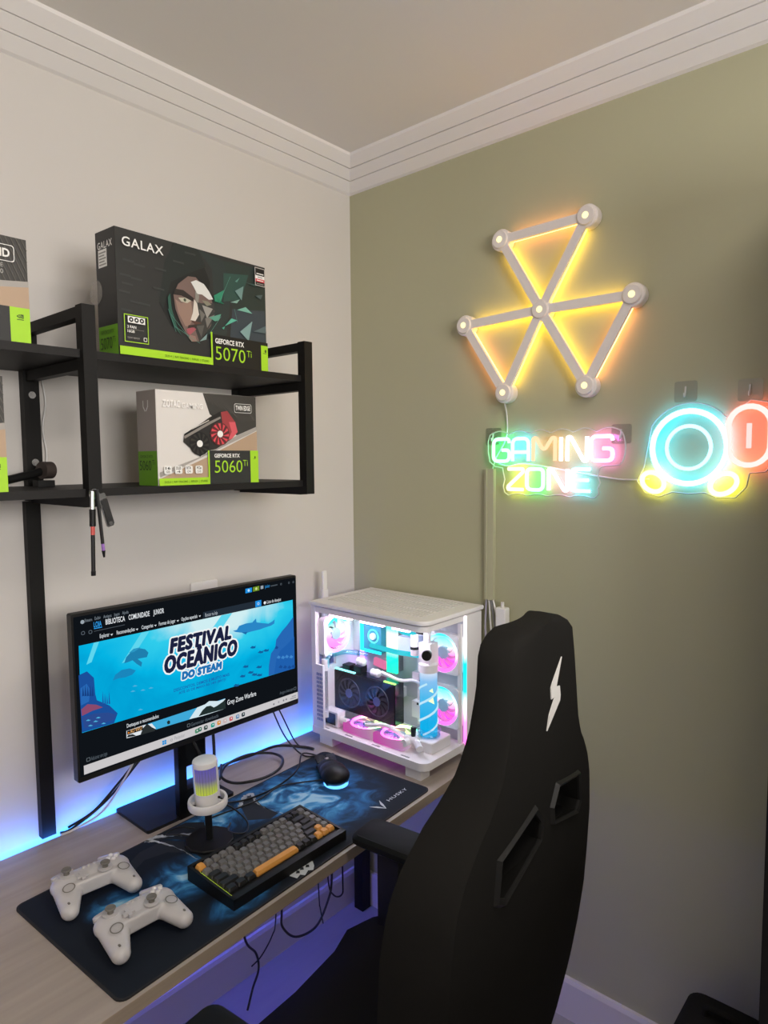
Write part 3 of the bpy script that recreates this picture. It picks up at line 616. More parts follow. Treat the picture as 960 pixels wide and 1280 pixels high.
def front5060(b, W_, H_, D_):
    P = Print([(188, 68), (897, 122), (903, 725), (205, 748)], (W_, H_)); P.rect(0, 0, W_, H_, BXW)
    P.poly([(522, 95), (897, 122), (899, 335), (760, 395), (570, 245)], pc_('3a3835'))
    for k in range(26):
        x = 532+k*14.5; P.stroke([(x, 98+k*1.0), (x+min(130, 30+k*18, (897-x)*.9), 98+min(190, 60+k*16, 10+(897-x)*1.6))], .0012, pc_('57544f'))
    P.poly([(899, 335), (899, 360), (215, 690), (212, 655), (500, 545), (760, 395)], GRY); P.poly([(899, 365), (902, 725), (206, 745), (215, 700), (520, 560)], TAN)
    # the card pictured on the box
    P.poly([(378, 440), (385, 385), (520, 300), (560, 270), (640, 225), (690, 222), (745, 300), (762, 370), (720, 420), (610, 490), (545, 505), (495, 545)], pc_('2a2725'))
    P.poly([(383, 400), (560, 300), (640, 262), (645, 275), (560, 320), (388, 418)], pc_('8b857e')); P.poly([(385, 385), (520, 300), (525, 312), (388, 396)], pc_('141312')); P.poly([(555, 275), (640, 228), (645, 250), (560, 295)], pc_('1b1918')); P.poly([(440, 345), (560, 285), (560, 292), (442, 352)], pc_('c9c4bc'))
    P.poly([(645, 230), (690, 222), (745, 300), (762, 370), (720, 420), (640, 450), (585, 440), (565, 380), (600, 330), (655, 310)], pc_('a03c40')); P.poly([(700, 300), (745, 300), (762, 370), (725, 415), (690, 430), (720, 370)], pc_('d65a64'))
    for (x, y), dk_, lt in (((492, 453), '11100f', '35322f'), ((635, 385), '5c2628', 'dd4a54')):
        u, v = P.uv((x, y)); P.disc(u, v, .0275, pc_(dk_))
        for k in range(11):
            a = k*2*math.pi/11; P.stroke([], 0, GRY) if False else None
            h_ = P.h; P.h = None; P.poly([(u+.008*math.cos(a), v+.008*math.sin(a)), (u+.025*math.cos(a+.35), v+.025*math.sin(a+.35)), (u+.025*math.cos(a+.62), v+.025*math.sin(a+.62))], pc_(lt)); P.h = h_
        P.disc(u, v, .008, WT)
    P.text('ZOTAC', .0135, H_-.037, pc_('f7f5f2'), width=.044, height=.0155, bold=.03); P.text('GAMING', .061, H_-.038, pc_('f7f5f2'), width=.056, height=.012, bold=.02)
    P.ring(rrect(.051, .022, .004, 3, .2305, H_-.031), .001, WT); P.text('TWIN EDGE', .2305, H_-.0355, WT, width=.043, height=.011, bold=.03, align='c')
    P.rect(0, 0, .130, .016, LIME); P.rect(.127, 0, .131, .0785, LIME); P.rect(.131, 0, W_, .0785, BXK2); P.rect(W_-.0245, 0, W_, .0785, LIME); eye(P, W_-.012, .062, .0045, EDGEG, LIME)
    P.text('GEFORCE RTX', .144, .062, WT, width=.073, height=.009, bold=.03); P.text('5060', .144, .026, LIME, width=.080, height=.029, bold=-.004); P.text('Ti', .226, .041, LIME, width=.014, height=.0145)
    P.text('DLSS 4  |  RAY TRACING  |  REFLEX  |  STUDIO', .012, .0055, EDGEG, width=.112, height=.0045)
    for k, (a_, b_) in enumerate((('16', 'GB'), ('DLSS', '4'), ('RTX', 'ON'), ('PCIe', '5.0'))):
        x = .0115+k*.0265; h_ = P.h; P.h = None; P.poly(rrect(.019, .018, .003, 2, x+.0095, .0345), WT); P.h = h_; P.text(a_, x+.0095, .0355, DKT, width=.012, height=.006, align='c', bold=.02); P.text(b_, x+.0095, .028, DKT, width=.009, height=.005, align='c')
    P.build('printed_front', b, (0, -.0002, 0), FRONT)
    P = Print(); P.rect(0, 0, D_, H_, pc_('a39a93')); P.rect(0, 0, D_, .077, SIDEG)
    for s in (-1, 1): P.stroke([(D_*.48+s*.010, H_-.022), (D_*.48+s*.0095, H_-.036), (D_*.48+s*.002, H_-.046)], .003, WT)
    P.text('GEFORCE RTX', .008, .062, EDGEG, width=.055, height=.006); P.text('5060', .006, .034, EDGEG, width=.05, height=.022); P.text('Ti', .060, .046, EDGEG, width=.012, height=.011)
    P.build('printed_side', b, (-.0002, D_, 0), LEFT)
zbox('graphics_card_box', 'white box with a twin fan card picture on the lower shelf', (-.917, -.284, ZL), 0, .2735, .2117, .081, front5060)
def frontleft(solid):
    def fn(b, W_, H_, D_):
        P = Print(); DG = pc_('3a3835'); P.rect(0, 0, W_, H_, BXW)
        P.poly([(W_*.35, H_), (W_, H_), (W_, H_*.60), (W_*.5, H_*.50)], DG)
        for k in range(24):
            x = W_*(.38+.62*k/24); e_ = max(.01, min(.085, (W_-x)*2.2)); P.stroke([(x, H_-.001), (x+e_*.44, H_-e_)], .0015, pc_('5a5751'))
        P.poly([(0, .0), (W_, 0), (W_, H_*.60), (W_*.5, H_*.49)], GRY); P.poly([(0, 0), (W_, 0), (W_, H_*.545), (W_*.5, H_*.42)], TAN)
        P.rect(W_*.45, 0, W_, .064, BXK); P.rect(W_-.035, 0, W_, .064, LIME); eye(P, W_-.017, .048, .007, EDGEG, LIME)
        if solid:
            P.ring(rrect(.064, .030, .005, 3, W_-.0545, H_-.031), .0013, WT); P.text('SOLID', W_-.0305, H_-.038, WT, width=.050, height=.015, bold=.03, align='r')
            P.text('CORE', W_-.043, H_-.057, pc_('b5b2ac'), height=.007, align='r'); P.text('OC 3.0', W_-.043, H_-.069, pc_('b5b2ac'), height=.008, align='r')
        P.build('printed_front', b, (0, -.0002, 0), FRONT)
    return fn
zbox('graphics_card_box', 'carbon patterned box half cut off at the left of the upper shelf', (-1.175-.36, -.292, ZU), 0, .36, .19, .08, frontleft(True))
zbox('graphics_card_box', 'narrow strip of patterned green and tan box on the lower shelf', (-1.228-.30, -.292, ZL), 0, .30, .212, .08, frontleft(False))

# hanging bits and multitool at the foot of the shelf post
def hang(name, label, cat, loc, rot=(0, 0, 0)): return thing(name, label, cat, loc, 0, None, rot)
RB = mat('red_band', (.55, .06, .05), .4); PB = mat('purple_band', (.32, .16, .5), .4)
t1 = hang('screwdriver_bit', 'long black driver bit with a red band hanging under the shelf post', 'bit', (-1.0845, -.3225, 1.53), (0, R(1.5), 0))
m = MB(); m.cyl((0, 0, .012), (0, 0, -.03), .0045, None, 8); m.build('shank', STEEL, t1, 40)
m = MB(); m.cyl((0, 0, -.024), (0, 0, -.058), .006, None, 12); m.build('collar', BLK, t1, 40)
m = MB(); m.cyl((0, 0, -.058), (0, 0, -.075), .0042, None, 8); m.build('colour_band', RB, t1, 40)
m = MB(); m.cyl((0, 0, -.075), (0, 0, -.148), .0042, None, 8); m.cyl((0, 0, -.148), (0, 0, -.157), .005, None, 6); m.build('rod', BLK, t1, 40)
t2 = hang('screwdriver_bit', 'thin dark driver bit with a purple tip hanging under the shelf post', 'bit', (-1.0735, -.3215, 1.535), (0, R(-4), 0))
m = MB(); m.cyl((0, 0, .01), (0, 0, -.10), .0038, None, 6); m.build('rod', mat('dark_steel', (.08, .08, .08), .35, .8), t2, 40)
m = MB(); m.cyl((0, 0, -.10), (0, 0, -.114), .0036, None, 6); m.build('colour_band', PB, t2, 40)
m = MB(); m.cyl((0, 0, -.114), (0, 0, -.128), .0042, None, 6, .002); m.build('tip', BLK, t2, 40)
t3 = hang('nail_clipper', 'small steel nail clipper hanging beside the driver bits', 'clipper', (-1.066, -.3225, 1.532), (0, R(-15), 0))
m = MB(); m.rbox((0, 0, -.03), (.016, .004, .07), .004, axis='y'); m.build('body', STEEL, t3)
m = MB(); m.rbox((.001, -.005, -.034), (.012, .003, .055), .003, axis='y'); m.build('lever', mat('dark_steel', (.08, .08, .08), .35, .8), t3)
m = MB(); m.cyl((0, -.008, -.058), (0, .004, -.058), .004, None, 12); m.build('rivet', STEEL, t3, 30)
mg = tag(MB().torus(.009, .002, None, Matrix.Translation((-1.078, -.3175, 1.5365)) @ Matrix.Rotation(R(90), 4, 'X'), 20, 6).build('key_ring', STEEL, None, 60), 'small steel ring at the foot of the shelf post', 'ring')

# wall outlet behind the monitor
ou = thing('wall_outlet', 'white wall socket plate peeking above the black monitor', 'outlet', (-.622, 0, 1.20))
m = MB(); m.rbox((0, -.004, 0), (.088, .008, .12), .006, axis='y', ch=.002); m.build('plate', WHT, ou, 30)
m = MB(); m.rbox((0, -.009, -.005), (.045, .002, .06), .004, axis='y'); m.build('socket', WHT, ou)

# ---------------------------------------------------------------- keyboard
kb = thing('keyboard', 'compact black mechanical keyboard with grey and orange keycaps', 'keyboard', (-.797, -.497, MT), R(1.6))
KW, KD = .325, .156
def wedge(mb, w_, d_, z0f, z0b, hf, hb): return mb.add([(-w_/2, -d_/2, z0f), (w_/2, -d_/2, z0f), (w_/2, d_/2, z0b), (-w_/2, d_/2, z0b), (-w_/2, -d_/2, hf), (w_/2, -d_/2, hf), (w_/2, d_/2, hb), (-w_/2, d_/2, hb)], [(3, 2, 1, 0), (4, 5, 6, 7), (0, 1, 5, 4), (1, 2, 6, 5), (2, 3, 7, 6), (3, 0, 4, 7)])
m = MB(); wedge(m, KW, KD, 0, 0, .016, .026); m.build('case', BLK, kb)
m = MB()
for x0, y0, x1, y1 in ((-KW/2, -KD/2, -KW/2+.006, KD/2), (KW/2-.006, -KD/2, KW/2, KD/2), (-KW/2, -KD/2, KW/2, -KD/2+.014), (-KW/2, KD/2-.008, KW/2, KD/2)):
    zf = lambda y: .016+.010*(y+KD/2)/KD
    m.add([(x0, y0, zf(y0)), (x1, y0, zf(y0)), (x1, y1, zf(y1)), (x0, y1, zf(y1)), (x0, y0, zf(y0)+.006), (x1, y0, zf(y0)+.006), (x1, y1, zf(y1)+.006), (x0, y1, zf(y1)+.006)], [(4, 5, 6, 7), (0, 1, 5, 4), (1, 2, 6, 5), (2, 3, 7, 6), (3, 0, 4, 7)])
m.build('bezel', BLK, kb)
LG = glow('kb_led', (.55, .75, .05), 1.6)
m = MB(); m.box((-KW/2+.0075, -.012, .023), (.0016, .115, .002), None, (R(3.7), 0, 0)); m.build('led_line', LG, kb)
KG = mat('key_grey', (.16, .155, .15), .5); KK = mat('key_black', (.014, .014, .014), .45); KO = mat('key_orange', (.78, .36, .075), .5)
KM = {}
def key(x, y, wu, c):
    k = (wu, c)
    if k not in KM:
        w2 = wu*.0192-.0012; mb = MB(); b_ = rrect(w2, .018, .002, 1); t_ = rrect(w2-.0048, .0128, .0025, 1)
        mb.loft([[(*p, 0) for p in b_], [(*p, .0035) for p in b_], [(p[0], p[1]+.0006, .0092) for p in t_]]); KM[k] = mb.mesh('key', {'g': KG, 'k': KK, 'o': KO}[c])
    o = bpy.data.objects.new('key', KM[k]); COL.objects.link(o); o.parent = kb
    o.location = (x+wu*.0096, y, .0165+.010*(y+KD/2)/KD); o.rotation_euler = (R(3.7), 0, 0)
rows = [[(1, 'o')]+[(1, 'g')]*4+[(1, 'k')]*4+[(1, 'g')]*4+[(1, 'k')]*2+[(1, 'g')],
        [(1, 'g')]*13+[(2, 'k'), (1, 'g')], [(1.5, 'k')]+[(1, 'g')]*12+[(1.5, 'k'), (1, 'g')],
        [(1.75, 'k')]+[(1, 'g')]*11+[(2.25, 'k'), (1, 'g')], [(2.25, 'k')]+[(1, 'g')]*10+[(1.75, 'k'), (1, 'o'), (1, 'g')],
        [(1.25, 'k')]*3+[(6.25, 'o')]+[(1, 'k')]*3+[(1, 'o')]*3]
for r_, row in enumerate(rows):
    x = -8*.0192; y = .0575-r_*.0192-(0 if r_ == 0 else .004)
    for wu, c in row: key(x, y, wu, c); x += wu*.0192

# ---------------------------------------------------------------- game controllers
CW = mat('controller_white', (.56, .54, .54), .35); CG = mat('controller_grey', (.17, .16, .14), .4); CL = mat('controller_pale', (.55, .53, .53), .35)
def make_pad(label, loc, rz):
    g = thing('game_controller', label, 'controller', loc, rz, 'white game controllers')
    m = MB()
    def seg(p0, r0, p1, r1, n=5):
        for i in range(n+1):
            t = i/n; c = [a+(b-a)*t for a, b in zip(p0, p1)]; r = [a+(b-a)*t for a, b in zip(r0, r1)]; m.ell(c, r, None, None, 16, 10)
    seg((-.045, .016, .031), (.034, .033, .019), (.045, .016, .031), (.034, .033, .019), 6)
    m.box((0, .008, .031), (.09, .05, .03))
    for s in (-1, 1): seg((s*.047, .012, .030), (.030, .032, .0195), (s*.062, -.052, .019), (.0175, .018, .0165), 7)
    blob(m, 'shell', CW, g, .0022, 9)
    for s in (-1, 1):
        q = MB(); q.rbox((s*.047, .045, .037), (.044, .014, .012), .005, None, (R(-15), 0, R(-s*12)), ch=.002); q.build('bumper', CL, g, 40)
        q = MB(); q.rbox((s*.045, .053, .022), (.030, .016, .018), .006, None, (R(15), 0, R(-s*10)), ch=.003); q.build('trigger', CW, g, 40)
    for x, y in ((-.045, .022), (.023, -.004)):
        q = MB(); q.lathe([(.0145, 0), (.0145, .0016), (.011, .0022)], None, Matrix.Translation((x, y, .0488))); w_ = q.build('stick_well', CL, g, 40)
        q = MB(); q.lathe([(.006, 0), (.005, .006), (.0095, .0085), (.0098, .0105), (.0086, .0118), (.006, .0105)], None, Matrix.Translation((x, y, .0505))); q.build('thumbstick', CG, g, 40)
    q = MB(); q.box((-.022, -.003, .0505), (.022, .0075, .005)); q.box((-.022, -.003, .0505), (.0075, .022, .0051)); q.build('direction_pad', CL, g)
    for dx, dy in ((.008, 0), (-.008, 0), (0, .008), (0, -.008)):
        q = MB(); q.lathe([(.0042, 0), (.0042, .003), (.003, .004)], None, Matrix.Translation((.046+dx, .022+dy, .0492))); q.build('button', WHT, g, 50)
    for dx in (-.012, 0, .012):
        q = MB(); q.rbox((dx*.9, .026, .0502), (.006, .004, .003), .002); q.build('button', CL, g)
    for s in (-1, 1):
        P = Print(dz=.00005); P.ring(rrect(.024, .024, .012, 6), .0022, CG); P.ring(rrect(.015, .015, .0075, 5), .0006, CL)
        for a in range(3): P.disc(.004*math.cos(R(90+120*a)), .004*math.sin(R(90+120*a)), .0016, CL)
        P.build('ring_mark', g, (s*.054, -.022, .0478), (R(9), R(s*9), 0))
        q = MB(); q.ell((s*.0635, -.052, .0355), (.0025, .0045, .0012), None, None, 10, 6); q.build('grip_mark', CG, g, 60)
    return g
make_pad('white game controller nearer the wall on the left of the mat', (-1.112, -.315, MT), R(-7))
make_pad('white game controller at the front edge side of the mat', (-1.108, -.492, MT), R(-2))

# ---------------------------------------------------------------- microphone
mc = thing('microphone', 'white desktop microphone with glowing mesh on a black stand', 'microphone', (-.847, -.334, MT))
m = MB(); m.prism([(.056*math.cos(R(a+11)), .056*math.sin(R(a+11))) for a in range(0, 360, 30)], 0, .008, ch=.002); m.build('base', BLK, mc)
m = MB(); m.cyl((0, 0, .006), (-.001, 0, .085), .0085, None, 16); m.build('stem', BLK, mc, 40)
TM = Matrix.Translation((0, 0, .078)) @ Matrix.Rotation(R(-3), 4, 'Y')
hd = MB(); hd.lathe([(.016, -.004), (.022, 0), (.0235, .012), (.027, .014), (.0285, .020), (.0285, .048)], None, TM); hd.build('lower_body', WHT, mc, 30)
MG = ramp_glow('mic_led', [(0, 'c8d84a'), (.25, 'b6c060'), (.55, '7a70a0'), (1, '6c62b8')], .75, (0, 0, 1), .125, .185)
hd = MB(); hd.lathe([(.0272, .048), (.0272, .110)], None, TM, 32); hd.build('glowing_mesh', MG, mc, 30)
m = MB()
for k in range(26):
    a = 2*math.pi*k/26; m.add([(.0277*math.cos(a)-.0003*math.sin(a), .0277*math.sin(a)+.0003*math.cos(a), z) for z in (.048, .11)]+[(.0277*math.cos(a)+.0003*math.sin(a), .0277*math.sin(a)-.0003*math.cos(a), z) for z in (.11, .048)], [(0, 1, 2, 3)], None, TM)
m.build('grille', mat('grille_grey', (.12, .12, .14), .5), mc)
m = MB()
for s0 in (146, 326): m.loft([[((r)*math.cos(R(s0+a)), r*math.sin(R(s0+a)), z) for r, z in ((.0277, .047), (.0288, .047), (.0288, .111), (.0277, .111))] for a in range(-30, 31, 6)], None, TM)
m.build('side_rib', WHT, mc, 30)
hd = MB(); hd.lathe([(.0285, .110), (.0288, .116), (.0275, .122), (.024, .124)], None, TM); hd.build('cap', WHT, mc, 30)
hd = MB(); hd.lathe([(.039, .010), (.044, .010), (.0455, .014), (.0455, .024), (.044, .028), (.039, .028), (.038, .024), (.038, .014)], None, TM, 36, True); hd.build('shock_ring', WHT, mc, 50)
for k in range(4):
    a = R(45+90*k); MB().box(tuple(TM @ Vector((.033*math.cos(a), .033*math.sin(a), .018))), (.014, .005, .006), None, (0, 0, a)).build('ring_spoke', WHT, mc)
m = MB(); m.cyl(tuple(TM @ Vector((.012, -.0245, .034))), tuple(TM @ Vector((.0135, -.030, .034))), .0026, None, 12); m.build('knob', BLK, mc, 40)

# ---------------------------------------------------------------- mouse
ms = thing('mouse', 'black gaming mouse with blue underglow on the mat', 'mouse', (-.436, -.322, MT), R(-28)); ms.scale = (1.22, 1.22, 1.15)
m = MB()
for y_, rx, ry, rz_, zc in ((-.030, .033, .034, .022, .018), (-.012, .032, .038, .021, .018), (.015, .028, .036, .017, .015), (.036, .028, .026, .0125, .012)): m.ell((0, y_, zc), (rx, ry, rz_), None, None, 18, 10)
m.box((0, 0, .006), (.05, .09, .010))
blob(m, 'shell', BLK, ms, .0025, 8)
m = MB(); m.cyl((-.004, .040, .021), (.004, .040, .021), .009, None, 14); m.build('scroll_wheel', GREYP, ms, 40)
m = MB(); m.lathe([(.0, 0), (.0275, 0), (.0275, .0025), (0, .0025)], None, Matrix.Translation((0, -.034, .0005)) @ Matrix.Diagonal((1, 1.08, 1, 1)), 24); m.build('underglow', glow('mouse_led', (.12, .45, 1), 2.2), ms)
for s in (-1, 1): MB().rbox((s*.013, .05, .0225), (.022, .03, .004), .004, None, (R(12), 0, 0)).build('button', BLKS, ms)

# ---------------------------------------------------------------- computer tower
PX0, PY0, PZ0, TL_, TW, TH = -.301, -.548, .742, .448, .283, .420
pc = thing('computer_tower', 'white glass sided computer tower glowing with coloured fans', 'computer', (PX0, PY0, DZ), R(.25))
Z0 = PZ0-DZ
CWH = mat('case_white', (.88, .86, .87), .4); CIN = mat('case_inner', (.62, .62, .66), .45); GL = clear('case_glass', (.96, .97, .98), .045, .02)
cr = .028
def footprint(i=0, r=cr):   # rounded at the glass corner (0,0)
    o = [(TW-i, i), (TW-i, TL_-i), (i, TL_-i)]
    for k in range(7):
        a = R(180+90*k/6); o.append((r+(r-i)*math.cos(a), r+(r-i)*math.sin(a)))
    return o
m = MB(); m.prism(footprint(), Z0, Z0+.022); m.build('bottom_tray', CWH, pc, 40)
m = MB(); m.prism(footprint(-.004, cr), Z0+TH-.012, Z0+TH, ch=.003); tp = m.build('top_panel', CWH, pc, 40)
m = MB()
for k in range(30):
    y = .05+k*.0125
    for j in range(3): m.box((.04+j*.075+.035, y, Z0+TH+.0006), (.062, .006, .0014))
q = m.build('vent_slats', mat('vent_grey', (.62, .61, .60), .5), tp); q['kind'] = 'stuff'
m = MB(); m.prism(footprint(.003), Z0+TH-.032, Z0+TH-.016); 
m.build('top_rail', CWH, pc, 40)
for x, y in ((.03, .05), (.03, TL_-.05), (TW-.04, .05), (TW-.04, TL_-.05)):
    q = MB(); q.box((x, y, Z0/2), (.04, .055, Z0)); q.build('foot', CWH, pc)
# rear frame, side panel, tray wall
m = MB(); m.box((.010, TL_-.009, Z0+TH/2), (.016, .018, TH-.03)); m.box((.19, TL_-.006, Z0+TH/2), (.185, .012, TH-.03)); m.box((.055, TL_-.006, Z0+.11), (.09, .012, .18)); m.build('rear_panel', CWH, pc)
m = MB()
for k in range(12):
    for j in range(4): m.box((.004-.0045, TL_-.030+.004-j*.007, Z0+.05+k*.013), (.001, .004, .008))
q = m.build('mesh_holes', mat('hole_blue', (.25, .3, .5), .6), pc); q['kind'] = 'stuff'
m = MB(); m.box((.005, TL_-.032, Z0+.122), (.008, .036, .20)); m.build('rear_column', CWH, pc)
m = MB(); m.box((TW-.004, TL_/2, Z0+TH/2), (.008, TL_-.02, TH-.03)); m.build('side_panel', CWH, pc)
m = MB(); m.box((.2, TL_/2, Z0+TH/2), (.004, TL_-.02, TH-.04)); m.build('motherboard_tray', CIN, pc)
m = MB(); m.box((.240, .0035, Z0+TH/2-.004), (.080, .007, TH-.026)); m.build('front_panel', CWH, pc)
m = MB(); m.box((.1965, .0015, Z0+TH/2-.004), (.0075, .006, TH-.03)); m.build('light_bar', ramp_glow('bar_led', [(0, 'ff5ad8'), (.2, 'ff8ae0'), (.32, 'ffffff'), (.42, '20e8f4'), (.62, '10d8f0'), (.72, 'ffffff'), (1, 'ffe6f4')], 2.2, (0, 0, 1), Z0, Z0+TH), pc)
m = MB(); m.box((.182, .010, Z0+TH/2-.01), (.010, .010, TH-.06)); m.build('inner_column', CWH, pc)
# glass: long side, curved corner, short side
gp = [(0.0015, TL_-.02), (.0015, cr)]+[(cr+(cr-.0015)*math.cos(R(180+15*k)), cr+(cr-.0015)*math.sin(R(180+15*k))) for k in range(1, 7)]+[(.19, .0015)]
m = MB(); m.add([(*p, Z0+.022) for p in gp]+[(*p, Z0+TH-.032) for p in gp], [(i, i+1, len(gp)+i+1, len(gp)+i) for i in range(len(gp)-1)]); m.build('glass_panel', GL, pc, 40)
m = MB(); m.box((.186, .403, Z0+.27), (.006, .014, .20)); m.build('led_strip', ramp_glow('added_tray_glow', [(0, 'c060e8'), (.5, 'b070f0'), (.7, '90e850'), (1, 'a0f060')], 5, (0, 0, 1), Z0+.17, Z0+.37), pc)  # strip added to give the lime and purple glow on the tray
# top light strips inside
for y, l_ in ((.35, .09), (.22, .09), (.11, .06)):
    m = MB(); m.box((.035, y, Z0+TH-.0435), (.012, l_, .005)); m.build('led_strip', glow('case_pink', (1, .5, .85), 16), pc)
m = MB(); m.box((.06, TL_*.5, Z0+TH-.042), (.012, TL_-.12, .003)); m.build('led_strip', glow('case_white_led', (.80, .86, 1), 55), pc)
m = MB(); m.box((.12, TL_*.5, Z0+TH-.042), (.10, TL_-.10, .003)); m.build('radiator', GREYP, pc)
# fans
FANS = [(0, 'ff48d0'), (.28, 'ff70d8'), (.48, 'f0d8f0'), (.62, '9af0e8'), (.82, '10d0ee'), (1, '08c0e8')]
FANB = [(0, 'ff50d4'), (.35, 'ff6ad0'), (.52, 'ffd0a0'), (.68, 'd8f090'), (1, '60f0a8')]
FANR = [(0, 'ff70dc'), (.4, 'f48ce0'), (.55, 'f0d0e0'), (.68, 'c8f0c8'), (.85, '30d8e4'), (1, '10c8ec')]
fm = {}
def make_fan(loc, rot, stops, key_, strength=2.0, axis=(0, 1, 0), r=.058):
    f = thing('fan', '', ''); del f['label']; del f['category']; f.parent = pc; f.location = loc; f.rotation_euler = rot
    me = MB(); n = 28; o_ = rrect(.12, .12, .012, 6)
    ci = [(r*math.cos(2*math.pi*i/n+R(0)), r*math.sin(2*math.pi*i/n)) for i in range(n)]
    k = len(o_); assert k == n
    idx = sorted(range(n), key=lambda i: math.atan2(o_[i][1], o_[i][0]) % (2*math.pi)); o2 = [o_[i] for i in idx]
    rings = [[(*p, -.012) for p in o2], [(*p, .012) for p in o2], [(*p, .012) for p in ci], [(*p, -.012) for p in ci]]; rings.append(rings[0])
    me.loft(rings, None, None, caps=False); me.build('fan_frame', ramp_glow('frame_floor', [(0, 'ff6ad8'), (.35, 'f0a0e0'), (.6, 'f8d0d8'), (.8, 'd8f0b0'), (1, '80f0c0')], .55, (.8, -.6, .3), -.07, .07) if key_ == 'floor' else CWH, f, 40)
    q = MB(); q.torus(r-.005, .0045, None, Matrix.Translation((0, 0, .0085)), 32, 8); q.build('light_ring', ramp_glow('ring_'+key_, stops, strength*2.4, axis, -.055, .055), f, 60)
    q = MB()
    for b_ in range(9):
        a0 = 2*math.pi*b_/9; vs = []
        for i in range(5):
            t = i/4; rr = .019+(r-.012-.019)*t; aa = a0+.55*t
            vs += [(rr*math.cos(aa), rr*math.sin(aa), -.005), (rr*math.cos(aa+.5), rr*math.sin(aa+.5), .006)]
        q.add(vs, [(2*i, 2*i+1, 2*i+3, 2*i+2) for i in range(4)])
    q.build('blades', ramp_glow('blade_'+key_, stops, strength*1.0, axis, -.055, .055), f)  # blades made to emit, standing in for ring light they diffuse
    q = MB(); q.lathe([(.0, -.006), (.019, -.006), (.019, .007), (.015, .009), (0, .009)], None, None, 20); q.build('hub', mat('hub_tint_'+key_, (.35, .5, .6), .4), f, 40)
    return f
make_fan((.078, TL_-.028, Z0+.305), (R(90), 0, 0), FANR, 'rear', 1.9)
for z in (.125, .286): make_fan((.183, .068, Z0+z), (0, R(-90), 0), [(0, 'ff48d0'), (.3, 'ff50d4'), (.55, 'f8b0c8'), (.7, 'b0e8f0'), (1, '10d0ee')], 'side', 1.7, (1, 0, 0))
for y in (.160, .284): make_fan((.085, y, Z0+.036), (0, 0, 0), FANB, 'floor', 2.4, (.8, -.6, 0))
# motherboard with block, memory, chipset
m = MB(); m.box((.1955, .30, Z0+.245), (.005, .25, .26)); mbd = m.build('motherboard', mat('board_white', (.5, .52, .56), .4), pc)
m = MB()
for (y, z, a_, h_) in ((.42, .30, .03, .14), (.36, .375, .09, .02), (.30, .13, .16, .03)): m.box((.186, y, Z0+z), (.014, a_, h_))
m.build('heat_sink', CWH, mbd)
for k in range(4): MB().box((.182, .268-k*.011, Z0+.262), (.026, .005, .135)).build('memory_module', GREYP, mbd)
for k in range(4):
    q = MB(); q.box((.162, .268-k*.011, Z0+.266), (.010, .0066, .150)); q.build('memory_light', ramp_glow('ram_led', [(0, '20f0a0'), (.35, '14e8b0'), (.6, 'c8ffc0'), (.8, 'f8f0c0'), (1, '60f0e0')], 2.2, (0, 0, 1), Z0+.19, Z0+.33), mbd)
m = MB(); m.box((.180, .345, Z0+.29), (.025, .085, .10)); cb = m.build('cpu_block', mat('block_cyan', (.05, .35, .5), .2), mbd)
m = MB(); m.box((.166, .385, Z0+.295), (.004, .012, .115)); m.box((.166, .345, Z0+.241), (.004, .085, .008)); m.box((.166, .345, Z0+.338), (.004, .08, .006)); m.build('block_light', glow('block_led', (.02, .75, 1), 2.4), cb)
m = MB(); m.torus(.021, .003, None, Matrix.Translation((.1655, .335, Z0+.292)) @ Matrix.Rotation(R(90), 4, 'Y'), 24, 6); m.build('block_ring', glow('block_led2', (.15, .8, .9), 1.6), cb, 60)
m = MB(); m.cyl((.178, .335, Z0+.292), (.160, .335, Z0+.292), .011, None, 14); m.build('fitting', CWH, cb, 40)
m = MB(); m.box((.188, .325, Z0+.20), (.01, .05, .025), None, (R(8), 0, 0)); m.build('cover_plate', glow('plate_pink', (1, .25, .5), .8), mbd)
m = MB(); m.box((.165, .178, Z0+.292), (.05, .06, .055)); m.build('drive_cage', mat('acrylic_pale', (.55, .62, .85), .3), pc)
m = MB(); m.box((.175, .145, Z0+.17), (.02, .02, .24)); m.box((.165, .150, Z0+.10), (.03, .03, .05)); m.box((.165, .150, Z0+.20), (.03, .025, .03)); m.build('cable_comb', CWH, pc)
m = MB()
for z in (.12, .19, .34): m.cyl((.150, .145, Z0+z), (.160, .120, Z0+z-.004), .004, None, 8)
m.build('plug', BLK, pc, 40)
# graphics card, fans facing the glass
gk = MB(); gk.box((.112, .313, Z0+.120), (.040, .262, .128)); g = gk.build('graphics_card', BLKS, pc)
m = MB(); m.box((.0905, .313, Z0+.120), (.003, .256, .122)); m.build('shroud', BLK, g)
for y in (.252, .370):
    q = MB(); q.torus(.046, .0022, None, Matrix.Translation((.0885, y, Z0+.118)) @ Matrix.Rotation(R(90), 4, 'Y'), 28, 6); q.build('card_fan_rim', GREYP if False else mat('card_grey', (.04, .04, .045), .35), g, 60)
    q = MB()
    for k in range(11):
        a = 2*math.pi*k/11; pts = []
        for t in (0, .5, 1):
            rr = .014+.029*t; pts += [(.0885, y+rr*math.cos(a+.4*t), Z0+.118+rr*math.sin(a+.4*t)), (.086, y+rr*math.cos(a+.32+.4*t), Z0+.118+rr*math.sin(a+.32+.4*t))]
        q.add(pts, [(0, 1, 3, 2), (2, 3, 5, 4)])
    q.build('card_fan', mat('card_fan_grey', (.03, .03, .035), .3), g)
    q = MB(); q.cyl((.090, y, Z0+.118), (.085, y, Z0+.118), .014, None, 18); q.build('card_hub', mat('card_hub_blue', (.10, .14, .32), .35), g, 40)
m = MB(); m.box((.0945, .392, Z0+.1855), (.006, .085, .004)); m.build('card_light', glow('card_cyan', (.25, .95, 1), 2.6), g)
